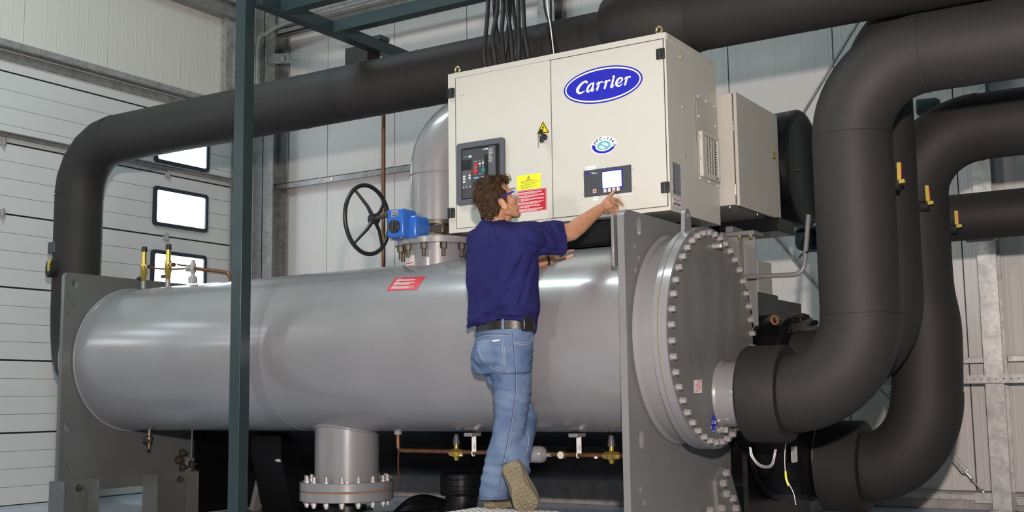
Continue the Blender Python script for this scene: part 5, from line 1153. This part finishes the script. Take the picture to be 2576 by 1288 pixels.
# crossed (left) leg
leg([(1250, 905, 6.06, .095, .110), (1272, 960, 6.09, .085, .098), (1297, 1010, 6.12, .080, .088), (1315, 1045, 6.13, .076, .076)])
KN, AN = W(1318, 1052, 6.12), W(1296, 1180, 5.93)
d_ = (AN-KN).normalized(); lx_ = d_.cross(FH).normalized(); ly_ = lx_.cross(d_).normalized()
P = [(.0, .070, .070), (.25, .076, .076), (.5, .072, .072), (.75, .070, .068), (.98, .073, .066)]
loft(g, [ring(KN.lerp(AN, t), a, b, n=32, fx=lx_, fy=ly_) for t, a, b in P])
g.ell(KN, (.074, .074, .074))
def jdisp(p, n):
    e = .0022*nz(p, 14)+.0022*nz(p, 30, 3)
    z_ = p.z
    kf = math.exp(-((z_-.86)/.12)**2); af = math.exp(-((z_-.42)/.13)**2); hf_ = math.exp(-((z_-1.06)/.06)**2)
    e += (.0050*kf+.0050*af+.005*hf_)*math.sin(z_*120+p.x*26+5*nz(p, 5, 7))*(.6+.8*nz(p, 6, 1))
    e += .006*nz(Vector((p.x, p.y, p.z*.5)), 9, 8)
    return e
jeans = remesh('jeans', g, .0058, DENIM, man, smooth=8, disp=jdisp)
jeans['label'] = 'faded blue jeans'
jw = world_of(jeans); bvh = BVHTree.FromPolygons([v.co+jw for v in jeans.data.vertices], [list(q.vertices) for q in jeans.data.polygons])
def on_jeans(x, y, off=.0012, D0=5.2):
    o = W(x, y, D0); d = (o-CAM).normalized(); h = bvh.ray_cast(o, d)
    return (h[0]+h[1]*off) if h[0] else None
def stitch(pts, name='seam_stitch', r=.0009, mat=THREAD, n=8, off=.0008, par=None):
    P = [on_jeans(p.x, p.y, off) for p in cr([(a, b, 0) for a, b in pts], n)]; P = [p for p in P if p]
    if len(P) > 2: mk(name, G().tube(P, r, 5), mat, par or jeans)
outs = [(1288, 832), (1292, 870), (1296, 920), (1297, 980), (1290, 1040), (1282, 1085), (1273, 1130), (1264, 1180), (1259, 1215), (1256, 1245)]
stitch(outs, 'outer_seam', .0022, DENIMD, 10); stitch([(a+1.6, b) for a, b in outs], n=10)
stitch([(1193, 852), (1215, 842), (1250, 840), (1281, 842)], 'yoke_seam', .0018, DENIMD); stitch([(1193, 855), (1215, 845), (1250, 843), (1281, 845)])
stitch([(1201, 862), (1230, 857), (1265, 854)]); stitch([(1266, 854), (1270, 890), (1267, 925), (1243, 928), (1233, 920)]); stitch([(1262, 858), (1265, 890), (1263, 920), (1244, 924)])
stitch([(1203, 868), (1208, 890), (1220, 908)])
mk('pocket_tag', G().poly([on_jeans(*p, .002) for p in ((1240, 856), (1257, 853.5), (1257, 857), (1240, 860))]), PINKP, jeans)
stitch([(1292, 862), (1305, 866), (1322, 867), (1336, 860), (1339, 848)]); stitch([(1292, 858), (1305, 862), (1320, 862), (1333, 856)])
stitch([(1189, 845), (1196, 880), (1207, 905), (1224, 925)], 'seat_seam', .002, DENIMD)
stitch([(1327, 1088), (1330, 1110), (1325, 1135), (1319, 1150)], 'inner_seam', .0009, THREAD)
# cuff folds
def hemring(c, ax, a, b, X_, Y_, mat=DENIM): return G().tube([c+X_*a*math.cos(t)+Y_*b*math.sin(t) for t in [2*pi*k/36 for k in range(36)]], .0045, 8, closed=True)
mk('cuff', hemring(W(1243, 1253, 6.02), UP, .073, .078, br_, bf), DENIM, jeans)
mk('cuff', hemring(KN.lerp(AN, .99), d_, .076, .069, lx_, ly_), DENIM, jeans)
# belt
bb = [W(1270, 821, 6.0)+br_*.183*math.cos(t)+bf*.128*math.sin(t) for t in [2*pi*k/60 for k in range(60)]]
n_ = 60; v = []
for hgt, o_ in ((-.023, 0), (.022, 0), (.022, -.004), (-.023, -.004)): v += [p+UP*hgt+(p-W(1270, 821, 6.0)).normalized()*(o_+.002) for p in bb]
belt = mk('belt', G().add(v, [(i*n_+k, i*n_+(k+1)%n_, ((i+1)%4)*n_+(k+1)%n_, ((i+1)%4)*n_+k) for i in range(4) for k in range(n_)]), BELT, man)
def on_belt(x, y, o=.006):
    # point of the belt surface nearest the viewer at that image column
    best = min(bb, key=lambda p: (abs(((p-CAM).dot(RR)/(p-CAM).dot(F))*FPX+1288-x)*.01 if (p-CAM).dot(F) < 6.02 else 9))
    return best+(best-W(1270, 821, 6.0)).normalized()*o
pq = on_belt(1322, 822, .016); nn = (pq-W(1270, 821, 6.0)).normalized(); nn.z = 0; nn.normalize()
mk('phone_pouch', G().obox(pq+Vector((0, 0, .0)), nn.cross(UP), UP, nn, .036, .034, .015), BELT, man, bev=.009)
for x_ in (1198, 1266):
    q = on_belt(x_, 822, .005); nn = (q-W(1270, 821, 6.0)).normalized(); nn.z = 0; nn.normalize()
    mk('belt_loop', G().obox(q, nn.cross(UP), UP, nn, .007, .028, .003), DENIM, jeans, bev=.002)
wq = W(1376, 653, 6.290); mk('wrist_watch', G().torus(wq, LW-LE, .031, .007, 28, 8), BLKPL, man)
# --- shoes
def shoe(heel, toe, upv, name_lab, flip=1, ank=None):
    """heel and toe are the ends of the sole, upv points from sole to instep"""
    heel, toe = Vector(heel), Vector(toe); fx = (toe-heel).normalized(); L = (toe-heel).length; uz = (upv-fx*upv.dot(fx)).normalized(); sy_ = uz.cross(fx)
    def S(x, y, z): return heel+fx*(x*L)+sy_*y*flip+uz*z
    outl = [(0, 0, .028), (.03, .026, 0), (.12, .036, 0), (.3, .034, 0), (.45, .033, 0), (.62, .044, 0), (.78, .050, 0), (.90, .040, 0), (.97, .022, 0), (1.0, 0, 0), (.97, -.022, 0), (.90, -.038, 0), (.78, -.042, 0), (.62, -.036, 0), (.45, -.026, 0), (.3, -.028, 0), (.12, -.034, 0), (.03, -.024, 0)]
    O = cr([(a, b, 0) for a, b, c in outl+[outl[0]]], 4)[:-1]; m = len(O); c_ = Vector((.5, 0, 0))
    g = G(); v = []
    for z_, s_ in ((0, .93), (.004, 1.0), (.020, 1.02), (.026, .96)):
        v += [S(.5+(p.x-.5)*s_, p.y*s_, z_+(.010*max(0, p.x-.85)/.15)) for p in O]
    g.add(v, [(i*m+k, i*m+(k+1)%m, (i+1)*m+(k+1)%m, (i+1)*m+k) for i in range(3) for k in range(m)]+[list(range(m))[::-1], list(range(3*m, 4*m))])
    root = mk('shoe', G().add([S(.5+(p.x-.5)*.97, p.y*.97, z_) for z_ in (.018, .03) for p in O], [(k, (k+1)%m, m+(k+1)%m, m+k) for k in range(m)]+[list(range(m, 2*m))]), SHOEG, man)
    mk('sole', g, SOLE, root)
    # tread blocks on the underside
    g = G(); random.seed(2)
    def halfw(x):
        ys = [abs(p.y) for p in O if abs(p.x-x) < .04]; return (sum(ys)/len(ys) if ys else .02)*.93
    rows = [.05, .13, .21, .29, .40, .50, .58, .66, .74, .82, .90, .955]
    for i, x_ in enumerate(rows[:-1]):
        h_ = halfw(x_+.03); nb = 2 if x_ < .15 else (3 if x_ < .5 else 4); dx = rows[i+1]-x_
        if .36 < x_ < .48: nb = 2
        for j in range(nb):
            y0 = -h_+2*h_*j/nb; y1 = y0+2*h_/nb; yc = (y0+y1)/2
            g.obox(S(x_+dx/2+(.012 if j % 2 else -.006), yc, -.002), fx+sy_*random.uniform(-.25, .25), sy_, uz, dx*L/2-.0018, (y1-y0)/2-.0016, .0038)
    tr = mk('tread_block', g, SOLE, root, smooth=False)
    # upper
    g = G()
    prof = [(.03, .030, .072, .0), (.12, .033, .085, 0), (.25, .034, .088, 0), (.38, .033, .080, 0), (.5, .035, .066, 0), (.65, .040, .052, 0), (.8, .040, .042, 0), (.92, .030, .034, 0), (.98, .012, .026, 0)]
    loft(g, [[S(x_, w_*math.copysign(abs(math.cos(t))**.8, math.cos(t)), .022+max(0, math.sin(t))*(h_-.022)) for t in [2*pi*k/28 for k in range(28)]] for x_, w_, h_, q_ in prof])
    if ank: g.cap(S(.2, 0, .06), ank, .042, .040)
    up = remesh('upper', g, .004, SHOE, root, smooth=4)
    for sgn in (-1, 1):
        P = [S(x_, sgn*(w_+.002), z_) for x_, w_, z_ in ((.02, .026, .04), (.12, .034, .034), (.28, .036, .040), (.42, .036, .032), (.6, .041, .036), (.8, .041, .032), (.93, .030, .030))]
        mk('side_panel', G().tube(cr(P), [.009]*1+[.0085]*(len(cr(P))-1), 8), SHOEG, root)
        mk('side_stripe', G().tube([S(.30, sgn*.034, .070), S(.42, sgn*.037, .045), S(.50, sgn*.036, .060)], .005, 6), SHOEG, root)
    for i in range(4): mk('lace', G().tube([S(.42+.07*i, -.022, .078-.008*i), S(.45+.07*i, 0, .083-.0085*i), S(.42+.07*i, .022, .078-.008*i)], .0028, 6), SHOEG, root)
    return root
ft = at(1218, 1283, Z=.284); hfw = bf
hl_ = Vector((-3.395, 5.010, .286)); 
HR_ = at(1222, 1286, D=6.02); HR_.z = .286
shoe(HR_, HR_+(bf*.29), UP, '', 1, RA)
tz = W(1336, 1289, 5.86); hz_ = W(1283, 1166, 5.83)
shoe(hz_, tz, (FH*1.0+RH*.02+UP*.12), '', 1.38, AN)
